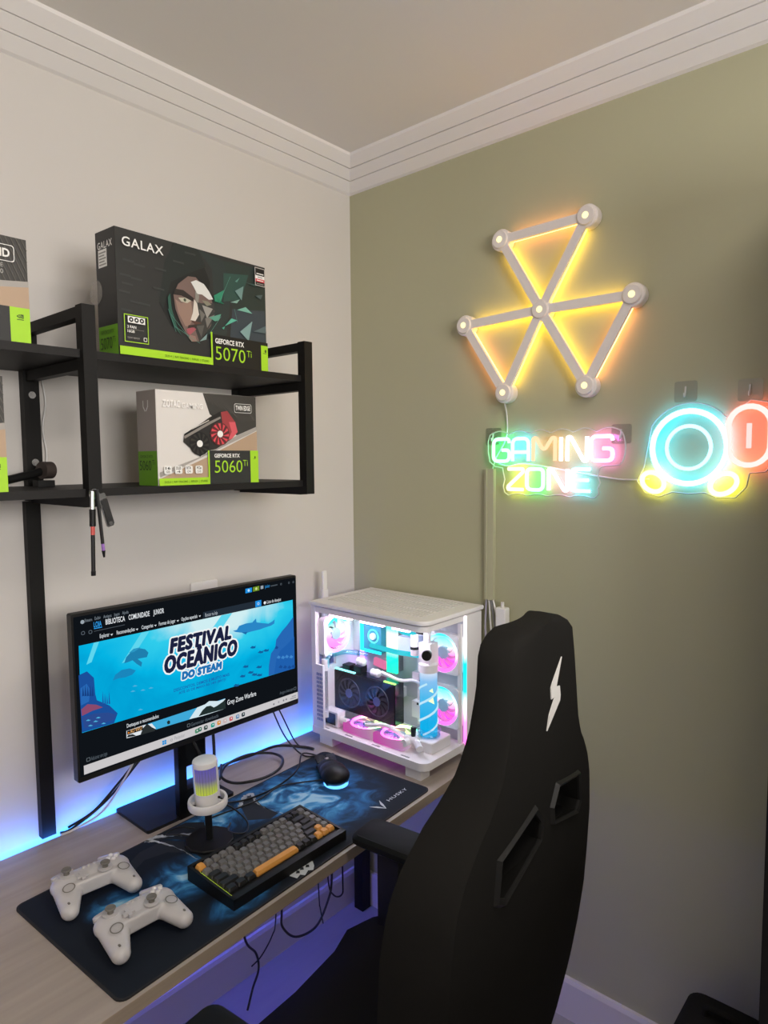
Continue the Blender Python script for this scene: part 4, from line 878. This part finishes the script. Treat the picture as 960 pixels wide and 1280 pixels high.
m = MB(); m.box((.0945, .205, Z0+.1855), (.006, .045, .004)); m.build('card_light', glow('card_lime', (.45, 1, .15), 2.0), g)
m = MB(); m.box((.12, .35, Z0+.195), (.03, .03, .02)); m.box((.12, .40, Z0+.192), (.03, .03, .016)); m.build('bracket', BLK, g)
# reservoir with pump, fittings and tubes
RX, RY = .112, .072
m = MB(); m.rbox((RX, RY, Z0+.038), (.094, .094, .032), .006, ch=.002); m.build('pump_block', CWH, pc, 30)
m = MB(); m.lathe([(.034, .054), (.034, .060), (.029, .066), (.036, .070), (.036, .074), (.0285, .078)], None, Matrix.Translation((RX, RY, Z0)), 28); m.build('reservoir_collar', clear('collar_clear', (.75, .9, 1), .15, .05), pc, 40)
m = MB(); m.lathe([(.0255, .056), (.0255, .250)], None, Matrix.Translation((RX, RY, Z0)), 28); m.build('coolant', ramp_glow('coolant_lit', [(0, '08b8f0'), (.25, '18b4f0'), (.6, '4fc0f4'), (.85, '8cc8f8'), (1, 'e8f0ff')], 1.0, (0, 0, 1), Z0+.055, Z0+.25), pc, 40)  # coolant made to emit, standing in for LED light shining through it
m = MB()
for s0 in (0, math.pi):
    pts = [(RX+.0262*math.cos(s0+t*.55), RY+.0262*math.sin(s0+t*.55), Z0+.062+t*.0085) for t in range(19)]
    m.tube(pts, .0034, None, 5)
m.build('coolant_swirl', glow('swirl_pale', (.55, .85, 1), 1.0), pc, 60)
m = MB()
for z, s_ in ((.165, .010), (.195, .007)):
    a = R(232); c = Vector((RX+.0275*math.cos(a), RY+.0275*math.sin(a), Z0+z)); t_ = Vector((-math.sin(a), math.cos(a), 0))
    m.add([tuple(c+t_*s_+Vector((0, 0, -s_))), tuple(c-t_*s_*.8), tuple(c+t_*s_*.6+Vector((0, 0, s_)))], [(0, 1, 2)])
m.build('triangle_mark', glow('tri_lime', (.75, 1, .45), 1.6), pc)
m = MB(); m.lathe([(.0285, .245), (.0285, .268), (.024, .272)], None, Matrix.Translation((RX, RY, Z0)), 26); m.box((RX, RY, Z0+.30), (.04, .04, .06)); m.cyl((RX-.005, RY, Z0+.32), (RX-.005, RY, Z0+TH-.045), .011, None, 14)
m.build('reservoir_top', CWH, pc, 30)
m = MB(); m.cyl((RX-.018, RY-.012, Z0+.305), (RX-.042, RY-.026, Z0+.305), .013, None, 16); m.cyl((RX-.02, RY+.035, Z0+.29), (RX-.02, RY+.035, Z0+.35), .012, None, 16); m.build('fitting', CWH, pc, 40)
m = MB(); m.cyl((RX-.034, RY-.021, Z0+.305), (RX-.046, RY-.028, Z0+.305), .0142, None, 16); m.cyl((RX-.02, RY+.035, Z0+.308), (RX-.02, RY+.035, Z0+.316), .0132, None, 16); m.build('fitting_ring', BLK, pc, 40)
TUB = clear('tube_clear', (.55, .93, .98), .12, .05)
def pipe(pts, m_, r=.0075, name='coolant_tube'): MB().tube(round_path(pts, .02), r, None, 10).build(name, m_, pc, 60)
pipe([(RX, RY+.02, Z0+.285), (.12, .2, Z0+.275), (.155, .335, Z0+.265)], glow('tube_cyan', (.05, .75, .9), .9)); pipe([(RX-.02, RY+.035, Z0+.35), (.09, .16, Z0+.352), (.09, .16, Z0+.375)], glow('tube_cyan', (.05, .75, .9), .9))
pipe([(.150, .345, Z0+.235), (.10, .40, Z0+.245), (.03, .405, Z0+.245), (.026, .408, Z0+.20)], TUB); pipe([(.026, .412, Z0+.20), (.026, .412, Z0+.06)], clear('tube_grey', (.7, .72, .75), .15, .05))
m = MB(); m.cyl((.026, .412, Z0+.20), (.026, .412, Z0+.235), .012, None, 16); m.cyl((.026, .412, Z0+.05), (.026, .412, Z0+.07), .011, None, 16)
for p in ((.11, .33, Z0+.222), (.105, .265, Z0+.20)): m.cyl((p[0], p[1]+.02, p[2]), (p[0], p[1]-.008, p[2]), .0115, None, 14); m.ell(p, (.013, .013, .013), None, None, 12, 8)
m.build('fitting', CWH, pc, 40)
pipe([(.11, .25, Z0+.205), (.115, .18, Z0+.19), (.13, .14, Z0+.20), (.15, .12, Z0+.18)], CWH, .005, 'white_hose'); pipe([(.06, .37, Z0+.045), (.05, .30, Z0+.05), (.055, .16, Z0+.05), (.07, .11, Z0+.045)], TUB, .006)
pipe([(.035, .25, Z0+.062), (.05, .18, Z0+.075), (.06, .12, Z0+.05)], CWH, .006, 'white_hose')
m = MB(); m.box((.045, .395, Z0+.048), (.034, .062, .046)); fl = m.build('flow_meter', CWH, pc)
m = MB(); m.box((.0275, .398, Z0+.048), (.002, .050, .036)); m.build('meter_screen', BLKS, fl)
m = MB(); m.cyl((.045, .364, Z0+.045), (.045, .335, Z0+.045), .011, None, 14); m.build('fitting', CWH, fl, 40)
m = MB(); m.cyl((.065, .085, Z0+.052), (.035, .045, Z0+.044), .010, None, 14); m.cyl((.06, .115, Z0+.05), (.06, .07, Z0+.05), .012, None, 14); m.cyl((.03, .10, Z0+.048), (.06, .10, Z0+.048), .011, None, 14); m.build('drain_valve', CWH, pc, 40)
m = MB(); m.cyl((.062, .09, Z0+.055), (.066, .092, Z0+.086), .006, None, 12, .009); m.build('valve_handle', BLK, pc, 40)
m = MB()
for y in (.08, .19, .30, .40): m.box((.012, y, Z0+.0222), (.006, .03, .0006))
m.build('tray_slot', GREYP, pc)
m = MB(); m.box((.05, .24, Z0-.002), (.012, .28, .003)); m.build('led_strip', glow('under_magenta', (.7, .12, 1), 1.2), pc)
# antenna on the back corner of the tower
an = thing('antenna', 'white upright antenna standing behind the computer tower', 'antenna', (-.205, -.062, DZ), 0)
m = MB(); m.lathe([(.022, 0), (.022, .006), (.010, .014)], None, None, 20); m.build('base', WHT, an, 40)
m = MB(); m.rbox((0, 0, .27), (.018, .010, .52), .004, ch=.002); m.build('blade', WHT, an, 40)
m = MB(); m.rbox((0, -.001, .42), (.023, .013, .10), .004, ch=.002); m.build('joint', WHT, an, 40)

# ---------------------------------------------------------------- olive wall: duct, hexagon light, neon signs
OL = mat('duct_olive', (.465, .455, .31), .6)
du = thing('cable_duct', 'olive painted cable duct running down the green wall', 'duct', (0, -.568, 1.18))
m = MB(); m.box((-.008, 0, .195), (.015, .030, .39)); m.build('cover', OL, du)
m = MB(); m.box((-.0165, .008, .195), (.002, .004, .39)); m.build('ridge', OL, du)
for k, (dy, m_) in enumerate(((-.010, CABLEW), (-.004, GREYP), (.002, CABLEW), (.010, mat('cable_lilac', (.42, .40, .5), .5)))):
    tag(MB().tube(smooth_path([(-.010, -.568+dy, 1.19), (-.013, -.574+dy*2.4-.006, 1.10), (-.014, -.582+dy*3-.01, 1.0), (-.012, -.59+dy*3, .86), (-.012, -.59+dy*3, .50)]), .003, None, 6).build('power_cable', m_, None, 60), ['white cable hanging from the duct, nearest the chair', 'grey cable hanging from the duct', 'white cable hanging from the duct, beside the grey cable', 'lilac cable hanging from the duct, nearest the tower'][k], 'cable')
pa = thing('power_adapter', 'white power adapter hanging on cables below the wall duct', 'adapter', (-.004, -.618, 1.10))
m = MB(); m.rbox((-.014, 0, 0), (.026, .034, .13), .005, axis='x', ch=.003); m.build('body', WHT, pa, 30); m = MB(); m.cyl((-.014, 0, .06), (-.014, 0, .08), .005, None, 10); m.build('strain_relief', WHT, pa, 40)

hl = thing('wall_light', 'white bar and disc wall light glowing yellow and orange', 'wall light', (0, 0, 0))
HUB = dict(c=(.739, 2.000), a=(.866, 2.216), b=(.613, 2.210), d=(.989, 1.999), e=(.492, 1.991), f=(.626, 1.786), g=(.870, 1.787))
YEL, ORA = glow('bar_yellow', (1, .62, .06), 7.5), glow('bar_orange', (1, .36, .12), 7); LP = mat('lamp_white', (.80, .74, .71), .5)
for p, q, cl in (('c', 'a', YEL), ('c', 'b', YEL), ('a', 'b', ORA), ('c', 'd', YEL), ('c', 'g', YEL), ('d', 'g', ORA), ('c', 'e', YEL), ('c', 'f', YEL), ('e', 'f', ORA)):
    A = Vector((0, -HUB[p][0], HUB[p][1])); B = Vector((0, -HUB[q][0], HUB[q][1])); d = (B-A); L_ = d.length-.048; a = math.atan2(d.z, d.y); c = (A+B)/2
    m = MB(); m.box((0, 0, 0), (.010, L_, .024)); bb = m.build('light_bar', LP, hl, None, (-.027, c.y, c.z), (a, 0, 0))
    m = MB(); m.box((.0125, 0, 0), (.014, L_, .017)); m.build('diffuser', cl, bb)
for k in HUB:
    y, z = -HUB[k][0], HUB[k][1]
    m = MB(); m.lathe([(.029, 0), (.030, .004), (.030, .026), (.028, .029), (.024, .030), (.0235, .034), (.022, .036)], None, Matrix.Rotation(R(-90), 4, 'Y'), 28); hb = m.build('hub', LP, hl, 30, (-.002, y, z))
    m = MB(); m.lathe([(.0085, .0362), (.0085, .0372)], None, Matrix.Rotation(R(-90), 4, 'Y'), 18); m.build('hub_light', glow('hub_warm', (1, .86, .42), 1.6), hb)
tag(MB().tube(smooth_path([(-.012, -.618, 1.757), (-.006, -.622, 1.72), (-.005, -.620, 1.66), (-.005, -.585, 1.60), (-.006, -.575, 1.57)]), .0022).build('lamp_cable', CABLEW, None, 60), 'thin white cable from the lowest left lamp disc to the duct', 'cable')

def neon_pt(s, t, x=-.024): return (x, -s, t)
ACR, RIM = clear('acrylic', (.985, .985, .985), .012, .12), clear('acrylic_rim', (.9, .9, .9), .55, .35)
def sign_panel(root, outline):
    m = MB(); n = len(outline)
    m.add([(-.0165, -s, t) for s, t in outline], [tuple(range(n))]); m.build('acrylic_panel', ACR, root)
    m = MB(); m.tube([(-.0165, -s, t) for s, t in outline], .0019, None, 6, True); m.build('panel_edge', mat('panel_edge_glint', (.62, .64, .6), .3), root, 60)  # clear edge coloured pale, standing in for the light it catches
g1 = thing('neon_sign', 'multicoloured neon sign reading GAMING ZONE on the olive wall', 'neon sign', (0, 0, 0))
NC = dict(green=(.02, 1, .25), cyan=(.02, .68, 1.15), orange=(1, .42, .06), white=(1, .92, .85), pink=(1, .18, .75), yellow=(.95, .95, .10), rose=(1, .35, .62), teal=(.04, .75, 1.15))
SH = {'G': [[(1, .82), (.95, 1), (0, 1), (0, 0), (1, 0), (1, .5), (.55, .5)]], 'A': [[(0, 0), (0, 1), (1, 1), (1, 0)], [(0, .40), (1, .40)]], 'M': [[(0, 0), (0, 1), (.14, 1), (.5, .42), (.86, 1), (1, 1), (1, 0)]],
      'I': [[(.5, 0), (.5, 1)]], 'N': [[(0, 0), (0, 1), (.16, 1), (.84, 0), (1, 0), (1, 1)]], 'Z': [[(0, 1), (1, 1), (1, .86), (0, .14), (0, 0), (1, 0)]], 'O': [[(.5, 1), (0, 1), (0, 0), (1, 0), (1, 1), (.5, 1)]], 'E': [[(1, 1), (0, 1), (0, 0), (1, 0)], [(0, .5), (.92, .5)]]}
def pale(c): return tuple(.30+.70*x for x in c)
def neon_faces(o):     # the sleeve glows pale in front; the coloured LEDs show at its wall side
    for p in o.data.polygons:
        if p.normal.x > .45: p.material_index = 1
    return o
def letter(ch, s0, s1, t0, t1, col, k):
    m = MB()
    for st in SH[ch]:
        m.tube(round_path([neon_pt(s0+(s1-s0)*a, t0+(t1-t0)*b_) for a, b_ in st], .016, 5), .0052, None, 8)
    neon_faces(m.build('neon_letter', [glow('neon_'+col, pale(NC[col]), k*.36), glow('neonback_'+col, NC[col], k*(.5 if col == 'white' else 1.2))], g1, 60))
for ch, s0, s1, c in (('G', .589, .641, 'green'), ('A', .652, .702, 'cyan'), ('M', .717, .783, 'orange'), ('I', .795, .806, 'white'), ('N', .819, .874, 'white'), ('G', .885, .943, 'pink')): letter(ch, s0, s1, 1.592, 1.655, c, 9 if c != 'orange' else 4)
for ch, s0, s1, c in (('Z', .638, .686, 'yellow'), ('O', .698, .748, 'green'), ('N', .765, .820, 'rose'), ('E', .830, .884, 'teal')): letter(ch, s0, s1, 1.512, 1.570, c, 9)
out = []
for k in range(60): s = .572+.39*k/59; out.append((s, 1.668+.010*abs(math.sin((s-.572)/.39*math.pi*6))))
for k in range(9): a = R(80-20*k); out.append((.955+.018*math.cos(a), 1.625+.045*math.sin(a)))
out += [(.915, 1.578), (.904, 1.570), (.902, 1.55), (.908, 1.535), (.902, 1.52), (.905, 1.505), (.895, 1.495)]
for k in range(30): s = .885-.25*k/29; out.append((s, 1.494+.006*abs(math.sin((s-.635)/.25*math.pi*4))))
out += [(.622, 1.502), (.617, 1.52), (.622, 1.54), (.617, 1.56), (.615, 1.572), (.590, 1.576), (.572, 1.59), (.566, 1.62), (.566, 1.65)]
sign_panel(g1, out)
# plain ring sign (generic shapes in the same places and colours)
g2 = thing('neon_sign', 'neon sign of a big cyan ring with red and yellow loops', 'neon sign', (0, 0, 0))
def loop(c, rx, rz_, rot=0, n=40): return [neon_pt(c[0]+rx*math.cos(a)*math.cos(rot)-rz_*math.sin(a)*math.sin(rot), c[1]+rx*math.cos(a)*math.sin(rot)+rz_*math.sin(a)*math.cos(rot)) for a in [2*math.pi*i/n for i in range(n)]]
def stad(c, rx, hz, n=12): return [neon_pt(c[0]+rx*math.cos(a), c[1]+(hz-rx if math.sin(a) > 0 else -(hz-rx))+rx*math.sin(a)) for a in [2*math.pi*(i+.5)/(2*n) for i in range(2*n)]]
CY, RD, YL = glow('neon_bigcyan', (.02, .75, 1), 9), glow('neon_red', (1, .25, .16), 6.5), glow('neon_lemon', (.95, .90, .01), 9)
def neon_loop(name, pts, r, col, k, closed=True, base=3):
    key_ = '%s%g' % (name, sum(col))+str(k)
    neon_faces(MB().tube(pts, r, None, 8, closed).build(name, [glow('loop_'+key_, pale(col), k*.4), glow('loopback_'+key_, col, k*base)], g2, 60))
neon_loop('neon_ring', loop((1.127, 1.622), .084, .086), .0068, (.01, .68, 1.15), 9, base=1.3)
neon_loop('neon_ring', loop((1.127, 1.622), .050, .051), .0045, (.2, .78, 1.1), 5, base=.8)
neon_loop('neon_loop', stad((1.256, 1.646), .043, .066), .0062, (1, .14, .10), 6, base=2.2)
neon_loop('neon_bar', [neon_pt(1.256, 1.618), neon_pt(1.256, 1.674)], .0055, (1, .14, .10), 5, False, 1.4)
neon_loop('neon_loop', loop((1.046, 1.539), .028, .022, R(-30)), .0060, (.95, .86, .01), 8, base=1.5)
neon_loop('neon_loop', loop((1.206, 1.537), .030, .022, R(30)), .0060, (.95, .86, .01), 8, base=1.5)
out = [(1.127+.104*math.cos(R(a)), 1.622+.106*math.sin(R(a))) for a in range(150, 30, -10)]+[(1.222, 1.70), (1.256, 1.727), (1.29, 1.72), (1.317, 1.69), (1.317, 1.60), (1.29, 1.565), (1.258, 1.562), (1.252, 1.53), (1.23, 1.505), (1.19, 1.505), (1.165, 1.515), (1.127, 1.512), (1.09, 1.515), (1.06, 1.503), (1.025, 1.512), (1.005, 1.54), (1.02, 1.575)]
sign_panel(g2, out)
HK = clear('hook_clear', (.90, .91, .90), .14, .25)
for k, (s, t) in enumerate(((.575, 1.664), (.956, 1.660), (1.111, 1.756), (1.251, 1.750))):
    h = thing('adhesive_hook', ['clear square wall hook at the top left of the word sign', 'clear square wall hook at the top right of the word sign', 'clear square wall hook above the big cyan ring', 'clear square wall hook above the red neon loop'][k], 'hook', (0, -s, t), 0, 'clear hooks on the olive wall')
    m = MB(); m.rbox((-.0022, 0, 0), (.003, .052, .050), .006, axis='x'); m.build('pad', HK, h)
    m = MB(); m.tube(round_path([(-.004, 0, .012), (-.007, 0, -.008), (-.014, 0, -.014), (-.014, 0, -.004)], .006), .0022, None, 8); m.build('hook', mat('hook_pale', (.7, .7, .68), .3), h, 60)
tag(MB().tube(smooth_path([(-.012, -.600, 1.585), (-.006, -.63, 1.578), (-.008, -.70, 1.583), (-.005, -.92, 1.548), (-.005, -.98, 1.543), (-.006, -1.03, 1.545)]), .0022).build('sign_cable', CABLEW, None, 60), 'thin white cable strung between the two neon signs', 'cable')

# ---------------------------------------------------------------- gaming chair
ch = thing('gaming_chair', 'black fabric gaming chair with a white bolt mark, facing the desk', 'chair', (-.833, -.9025, 0), R(6))
TAB = [(1.354, .060, .022, .0, .036), (1.349, .082, .012, .0, .046), (1.339, .100, .006, .0, .052), (1.325, .112, .002, .0, .054), (1.28, .119, .0, 0, .055), (1.22, .131, .0, 0, .060), (1.17, .146, .002, 0, .068), (1.13, .172, .006, 0, .078), (1.10, .205, .010, 0, .085), (1.06, .238, .014, 0, .09),
       (1.02, .255, .016, 0, .095), (.95, .265, .018, 0, .10), (.87, .265, .022, .0, .10), (.80, .262, .026, .004, .105), (.73, .256, .034, .012, .11), (.66, .248, .044, .022, .11), (.58, .240, .060, .038, .10), (.50, .230, .080, .058, .09)]
def lerp_tab(z):
    T = TAB
    if z >= T[0][0]: return T[0][1:]
    for a, b_ in zip(T, T[1:]):
        if b_[0] <= z <= a[0]:
            t = (z-a[0])/(b_[0]-a[0]); return tuple(p+(q-p)*t for p, q in zip(a[1:], b_[1:]))
    return T[-1][1:]
def ysurf(x, z): hw, e, c, t = lerp_tab(z); return -.27+c+(e-c)*min(1, abs(x)/hw)**2.4
m = MB(); rings = []; zs = [1.354, 1.3525, 1.349, 1.345, 1.339, 1.333]+[1.325-.02*k for k in range(42)]
zs = [z for z in zs if z >= .5]
for z in zs:
    hw, e, c, t = lerp_tab(z); r = []
    for i in range(-10, 11): x = hw*i/10*(1 if abs(i) < 10 else .995); r.append((x, ysurf(x, z), z))
    fl = .004+t*.12; yb = -.27+e
    r += [(hw+.004, yb+.006, z), (hw+fl*.7, yb+t*.45, z), (hw+fl, yb+t*.8, z), (hw+fl*.8, yb+t*.97, z), (hw+fl*.2, yb+t, z)]
    for i in range(6, -7, -2): x = hw*.9*i/7; r.append((x, yb+t-(.25*t)*(1-(i/7)**2), z))
    r += [(-hw-fl*.2, yb+t, z), (-hw-fl*.8, yb+t*.97, z), (-hw-fl, yb+t*.8, z), (-hw-fl*.7, yb+t*.45, z), (-hw-.004, yb+.006, z)]
    rings.append(r)
m.loft(rings); bk = m.build('backrest', FAB)
SL = [(-.150, 1.060), (-.158, 1.012), (-.140, 1.002), (-.030, 1.034), (-.026, 1.058), (-.048, 1.082)]
for s in (-1, 1):
    P_ = [(-s*x, z) for x, z in SL]; c = MB(); c.loft([[(x, -.40, z) for x, z in P_], [(x, ysurf(x, z)+.055, z) for x, z in P_]]); co = c.build('cut', None)
    bo = bk.modifiers.new('b', 'BOOLEAN'); bo.operation = 'DIFFERENCE'; bo.solver = 'EXACT'; bo.object = co; bpy.context.view_layer.update(); evaluated(bk); bpy.data.objects.remove(co)
bm = bmesh.new(); bm.from_mesh(bk.data)
for f in bm.faces: f.smooth = True
for e in bm.edges:
    if len(e.link_faces) == 2 and e.calc_face_angle(0) > R(38): e.smooth = False
bm.to_mesh(bk.data); bm.free(); bk.parent = ch
if not bk.data.materials: bk.data.materials.append(FAB)
PL = mat('slot_plastic', (.012, .012, .0115), .5, spec=.25)
for s in (-1, 1):
    P_ = [(-s*x, z) for x, z in SL]; cx = sum(p[0] for p in P_)/6; cz = sum(p[1] for p in P_)/6
    def sc_(k, dy): return [(cx+(x-cx)*(1+k*.012/.07), ysurf(x, z)+dy, cz+(z-cz)*(1+k*.012/.042)) for x, z in P_]
    m = MB(); m.loft([sc_(0, .03), sc_(0, -.004), sc_(.5, -.006), sc_(1, .002), sc_(1, .012)], None, None, caps=False); m.build('slot_frame', PL, ch, 20)
bolt = [(.050, 1.284), (.012, 1.256), (.014, 1.237), (.028, 1.232), (-.002, 1.192), (.048, 1.224), (.046, 1.243), (.033, 1.248)]
bolt = [(.056, 1.290), (.018, 1.259), (.012, 1.252), (.014, 1.234), (.029, 1.234), (.006, 1.212), (-.002, 1.190), (.050, 1.222), (.052, 1.230), (.048, 1.246), (.034, 1.248)]
m = MB(); n = len(bolt); m.add([(x, ysurf(x, z)-.0018, z) for x, z in bolt]+[(x, ysurf(x, z)+.001, z) for x, z in bolt], [tuple(range(n))]+[(i, (i+1) % n, n+(i+1) % n, n+i) for i in range(n)]); q = m.build('bolt_mark', mat('bolt_white', (.72, .71, .68), .5), ch); q['label'] = 'white lightning bolt mark'
# seat
m = MB(); rings = []
for k in range(16):
    t = k/15; y = -.14+.40*t; sag = .010*math.sin(t*math.pi); zt = .56-sag-(max(0, t-.75)/.25)**2*.035; hw = .262-.02*t-(max(0, t-.85)/.15)**2*.04; zb_ = .475+(max(0, t-.8)/.2)**2*.02
    rings.append([(-hw, y, zb_), (hw, y, zb_), (hw+.008, y, zb_+.04), (hw+.004, y, zt+.012), (hw-.03, y, zt+.022), (hw-.075, y, zt), (0, y, zt-.008), (-hw+.075, y, zt), (-hw+.03, y, zt+.022), (-hw-.004, y, zt+.012), (-hw-.008, y, zb_+.04)])
m.loft(rings); m.build('seat', FAB, ch, 50)
m = MB(); m.box((0, .03, .46), (.30, .32, .03)); m.build('seat_plate', BLK, ch)
def arm(cx, y0, y1, s):
    m = MB(); m.rbox((cx, (y0+y1)/2, .7475), (.100, y1-y0, .025), .022, ch=.007); a = m.build('armrest', mat('armrest_black', (.007, .0075, .007), .6, spec=.15), ch, 40)
    xs = cx-.035*s if False else cx
    m = MB(); m.box((xs-.02*s, .17 if s > 0 else .05, .635), (.032, .055, .20)); m.box((cx-.02*s-.0*s, .16 if s > 0 else .05, .545), (.040, .07, .04)); m.build('post', BLK, a)
    m = MB(); m.box((cx*.62, .14 if s > 0 else .05, .505), (abs(cx)*.85, .07, .04)); m.build('bracket', BLK, a)
arm(.240, .01, .268, 1); arm(-.340, -.12, .160, -1)
m = MB(); m.box((0, -.10, .50), (.10, .16, .03)); m.build('tilt_hinge', BLK, ch)
m = MB(); m.cyl((0, .03, .09), (0, .03, .46), .028, None, 18); m.build('gas_lift', BLKS, ch, 40)
m = MB()
for k in range(5):
    a = R(18+72*k); m.loft([[(dx*math.cos(a)-w_*math.sin(a), .03+dx*math.sin(a)+w_*math.cos(a), z) for w_, z in ((-wd_, z0), (wd_, z0), (wd_, z1), (-wd_, z1))] for dx, wd_, z0, z1 in ((0, .03, .085, .14), (.30, .02, .065, .095))])
m.build('star_base', BLK, ch)
for k in range(5):
    a = R(18+72*k); c = (.29*math.cos(a), .03+.29*math.sin(a), .03); m = MB(); t_ = Vector((-math.sin(a), math.cos(a), 0))*.014; m.cyl(tuple(Vector(c)-t_*2), tuple(Vector(c)+t_*2), .03, None, 16); m.cyl(c, (c[0], c[1], .08), .008, None, 8); m.build('caster', BLK, ch, 40)

# ---------------------------------------------------------------- cables
def cable(pts, label, m_=CABLE, r=.0028, name='cable', n=7): return tag(MB().tube(smooth_path(pts, n), r, None, 6).build(name, m_, None, 60), label, 'cable')
z1 = DZ+.006; z2 = MT+.003
cable([(-.72, -.192, DZ+.30), (-.73, -.12, DZ+.17), (-.70, -.06, z1), (-.60, -.035, z1), (-.50, -.05, z1+.004), (-.42, -.07, z1+.01), (-.36, -.12, z1), (-.35, -.155, z1)], 'thick black cable running along the desk behind the loop', r=.0042)
loop_ = [(-.655+.0, -.10, z1+.001), (-.60, -.055, z1+.008), (-.52, -.05, z1+.010), (-.465, -.09, z1+.008), (-.462, -.14, z1+.006), (-.51, -.185, z1+.006), (-.58, -.195, z1+.006), (-.64, -.16, z1+.004), (-.66, -.12, z1+.014), (-.62, -.06, z1+.018)]
cable(loop_, 'thick black cable coiled in a wide loop beside the tower', r=.004)
cable([(-.50, -.22, DZ+.24), (-.485, -.12, DZ+.20), (-.44, -.07, DZ+.14), (-.415, -.10, DZ+.05), (-.40, -.16, z2), (-.375, -.20, z2), (-.36, -.235, z2)], 'thin black cable dropping from monitor corner to the mat', r=.0024)
cable([(-.50, -.10, DZ+.26), (-.46, -.06, DZ+.22), (-.40, -.055, DZ+.12), (-.375, -.09, DZ+.03), (-.365, -.11, z1)], 'thin black cable hanging beside the tower rear', r=.0024)
cable([(-.395, -.245, MT+.011), (-.375, -.20, z2), (-.40, -.16, z2+.004), (-.46, -.21, z2), (-.52, -.24, z2), (-.60, -.255, z2), (-.68, -.245, z2), (-.73, -.22, z2+.004)], 'mouse cable trailing across the mat to the microphone', r=.0023)
cable([(-.47, -.345, MT+.012), (-.52, -.285, z2), (-.58, -.265, z2+.004), (-.66, -.275, z2+.002), (-.74, -.26, z2), (-.80, -.25, z2)], 'thin black cable lying on the mat behind the keyboard', r=.0021)
cable([(-.833, -.318, MT+.085), (-.80, -.30, MT+.070), (-.755, -.315, MT+.03), (-.745, -.345, z2+.002), (-.775, -.372, z2), (-.80, -.345, z2+.004), (-.77, -.31, z2)], 'black cable curling from the microphone base', r=.0021)
cable([(-.86, -.30, z2), (-.885, -.27, z2+.006), (-.90, -.235, z2), (-.875, -.245, z2+.01), (-.845, -.27, z2+.004)], 'small black cable curl left of the microphone stem', r=.002)
cable([(-.80, -.185, DZ+.21), (-.775, -.205, DZ+.14), (-.745, -.19, DZ+.10), (-.71, -.16, DZ+.11), (-.70, -.14, DZ+.2)], 'black cable sagging in front of the monitor neck', r=.004)
cable([(-.835, -.16, DZ+.24), (-.88, -.10, DZ+.15), (-.95, -.05, DZ+.05), (-1.03, -.035, z1), (-1.06, -.034, z1)], 'black cable drooping from the monitor to the wall strip', r=.003)
cable([(-.93, -.19, DZ+.22), (-.94, -.12, DZ+.12), (-.97, -.06, DZ+.03), (-1.03, -.04, z1-.002), (-1.062, -.042, z1-.001)], 'white cable curving from the monitor to the wall strip', CABLEW, .0026)
cable([(-.90, -.19, DZ+.22), (-.89, -.11, DZ+.16), (-.92, -.06, DZ+.09), (-.98, -.04, DZ+.03), (-1.04, -.03, z1+.003)], 'second black cable drooping to the foot of the wall strip', r=.003)
# under the desk
zt_ = DZ-.027
cable([(-.685, -.40, zt_), (-.687, -.40, .56), (-.69, -.40, .486), (-.688, -.40, .445), (-.646, -.40, .396), (-.577, -.40, .385), (-.532, -.40, .434), (-.517, -.40, .49), (-.512, -.40, zt_)], 'long black cable loop hanging under the desk', r=.003)
cable([(-.545, -.41, zt_), (-.54, -.41, .50), (-.52, -.41, .446), (-.49, -.41, .433), (-.486, -.41, .475), (-.49, -.41, zt_)], 'short black cable loop hanging under the desk near the armrest', r=.0022)
cable([(-.565, -.39, zt_), (-.555, -.39, .45), (-.552, -.39, .42), (-.542, -.39, .37)], 'loose thin cable end hanging inside the long cable loop', r=.0018)
cable([(-.82, -.41, zt_), (-.812, -.41, .50), (-.771, -.40, .425), (-.765, -.40, .381), (-.783, -.40, .345), (-.80, -.40, .30)], 'black cable hanging straight down under the desk, left of the cable loop', r=.0028)
cable([(-.715, -.42, zt_), (-.725, -.42, .50), (-.738, -.42, .46), (-.771, -.42, .429), (-.80, -.42, .42)], 'thin black cable curving sideways under the desk', r=.0018)
# black bag on the floor at the bottom right
bg = thing('backpack', 'black backpack on the floor by the olive wall', 'bag', (-.20, -1.278, -.012))
m = MB()
for z, rx, ry in ((.0, .09, .075), (.04, .10, .085), (.2, .10, .088), (.32, .095, .085), (.375, .085, .078), (.395, .06, .06)): pass
m.loft([[(p[0], p[1], z) for p in rrect(2*rx, 2*ry, .03, 5)] for z, rx, ry in ((.0, .085, .075), (.03, .10, .088), (.2, .10, .092), (.32, .095, .09), (.365, .085, .082), (.385, .06, .06))]); m.build('body', FAB, bg, 50)
m = MB(); m.tube(round_path([(0, -.035, .38), (0, -.033, .405), (0, .03, .405), (0, .032, .38)], .015), .007, None, 8); m.build('handle', FAB, bg, 60)
m = MB(); m.rbox((-.105, 0, .15), (.03, .13, .2), .03, axis='x', ch=.01); m.build('pocket', FAB, bg, 40)
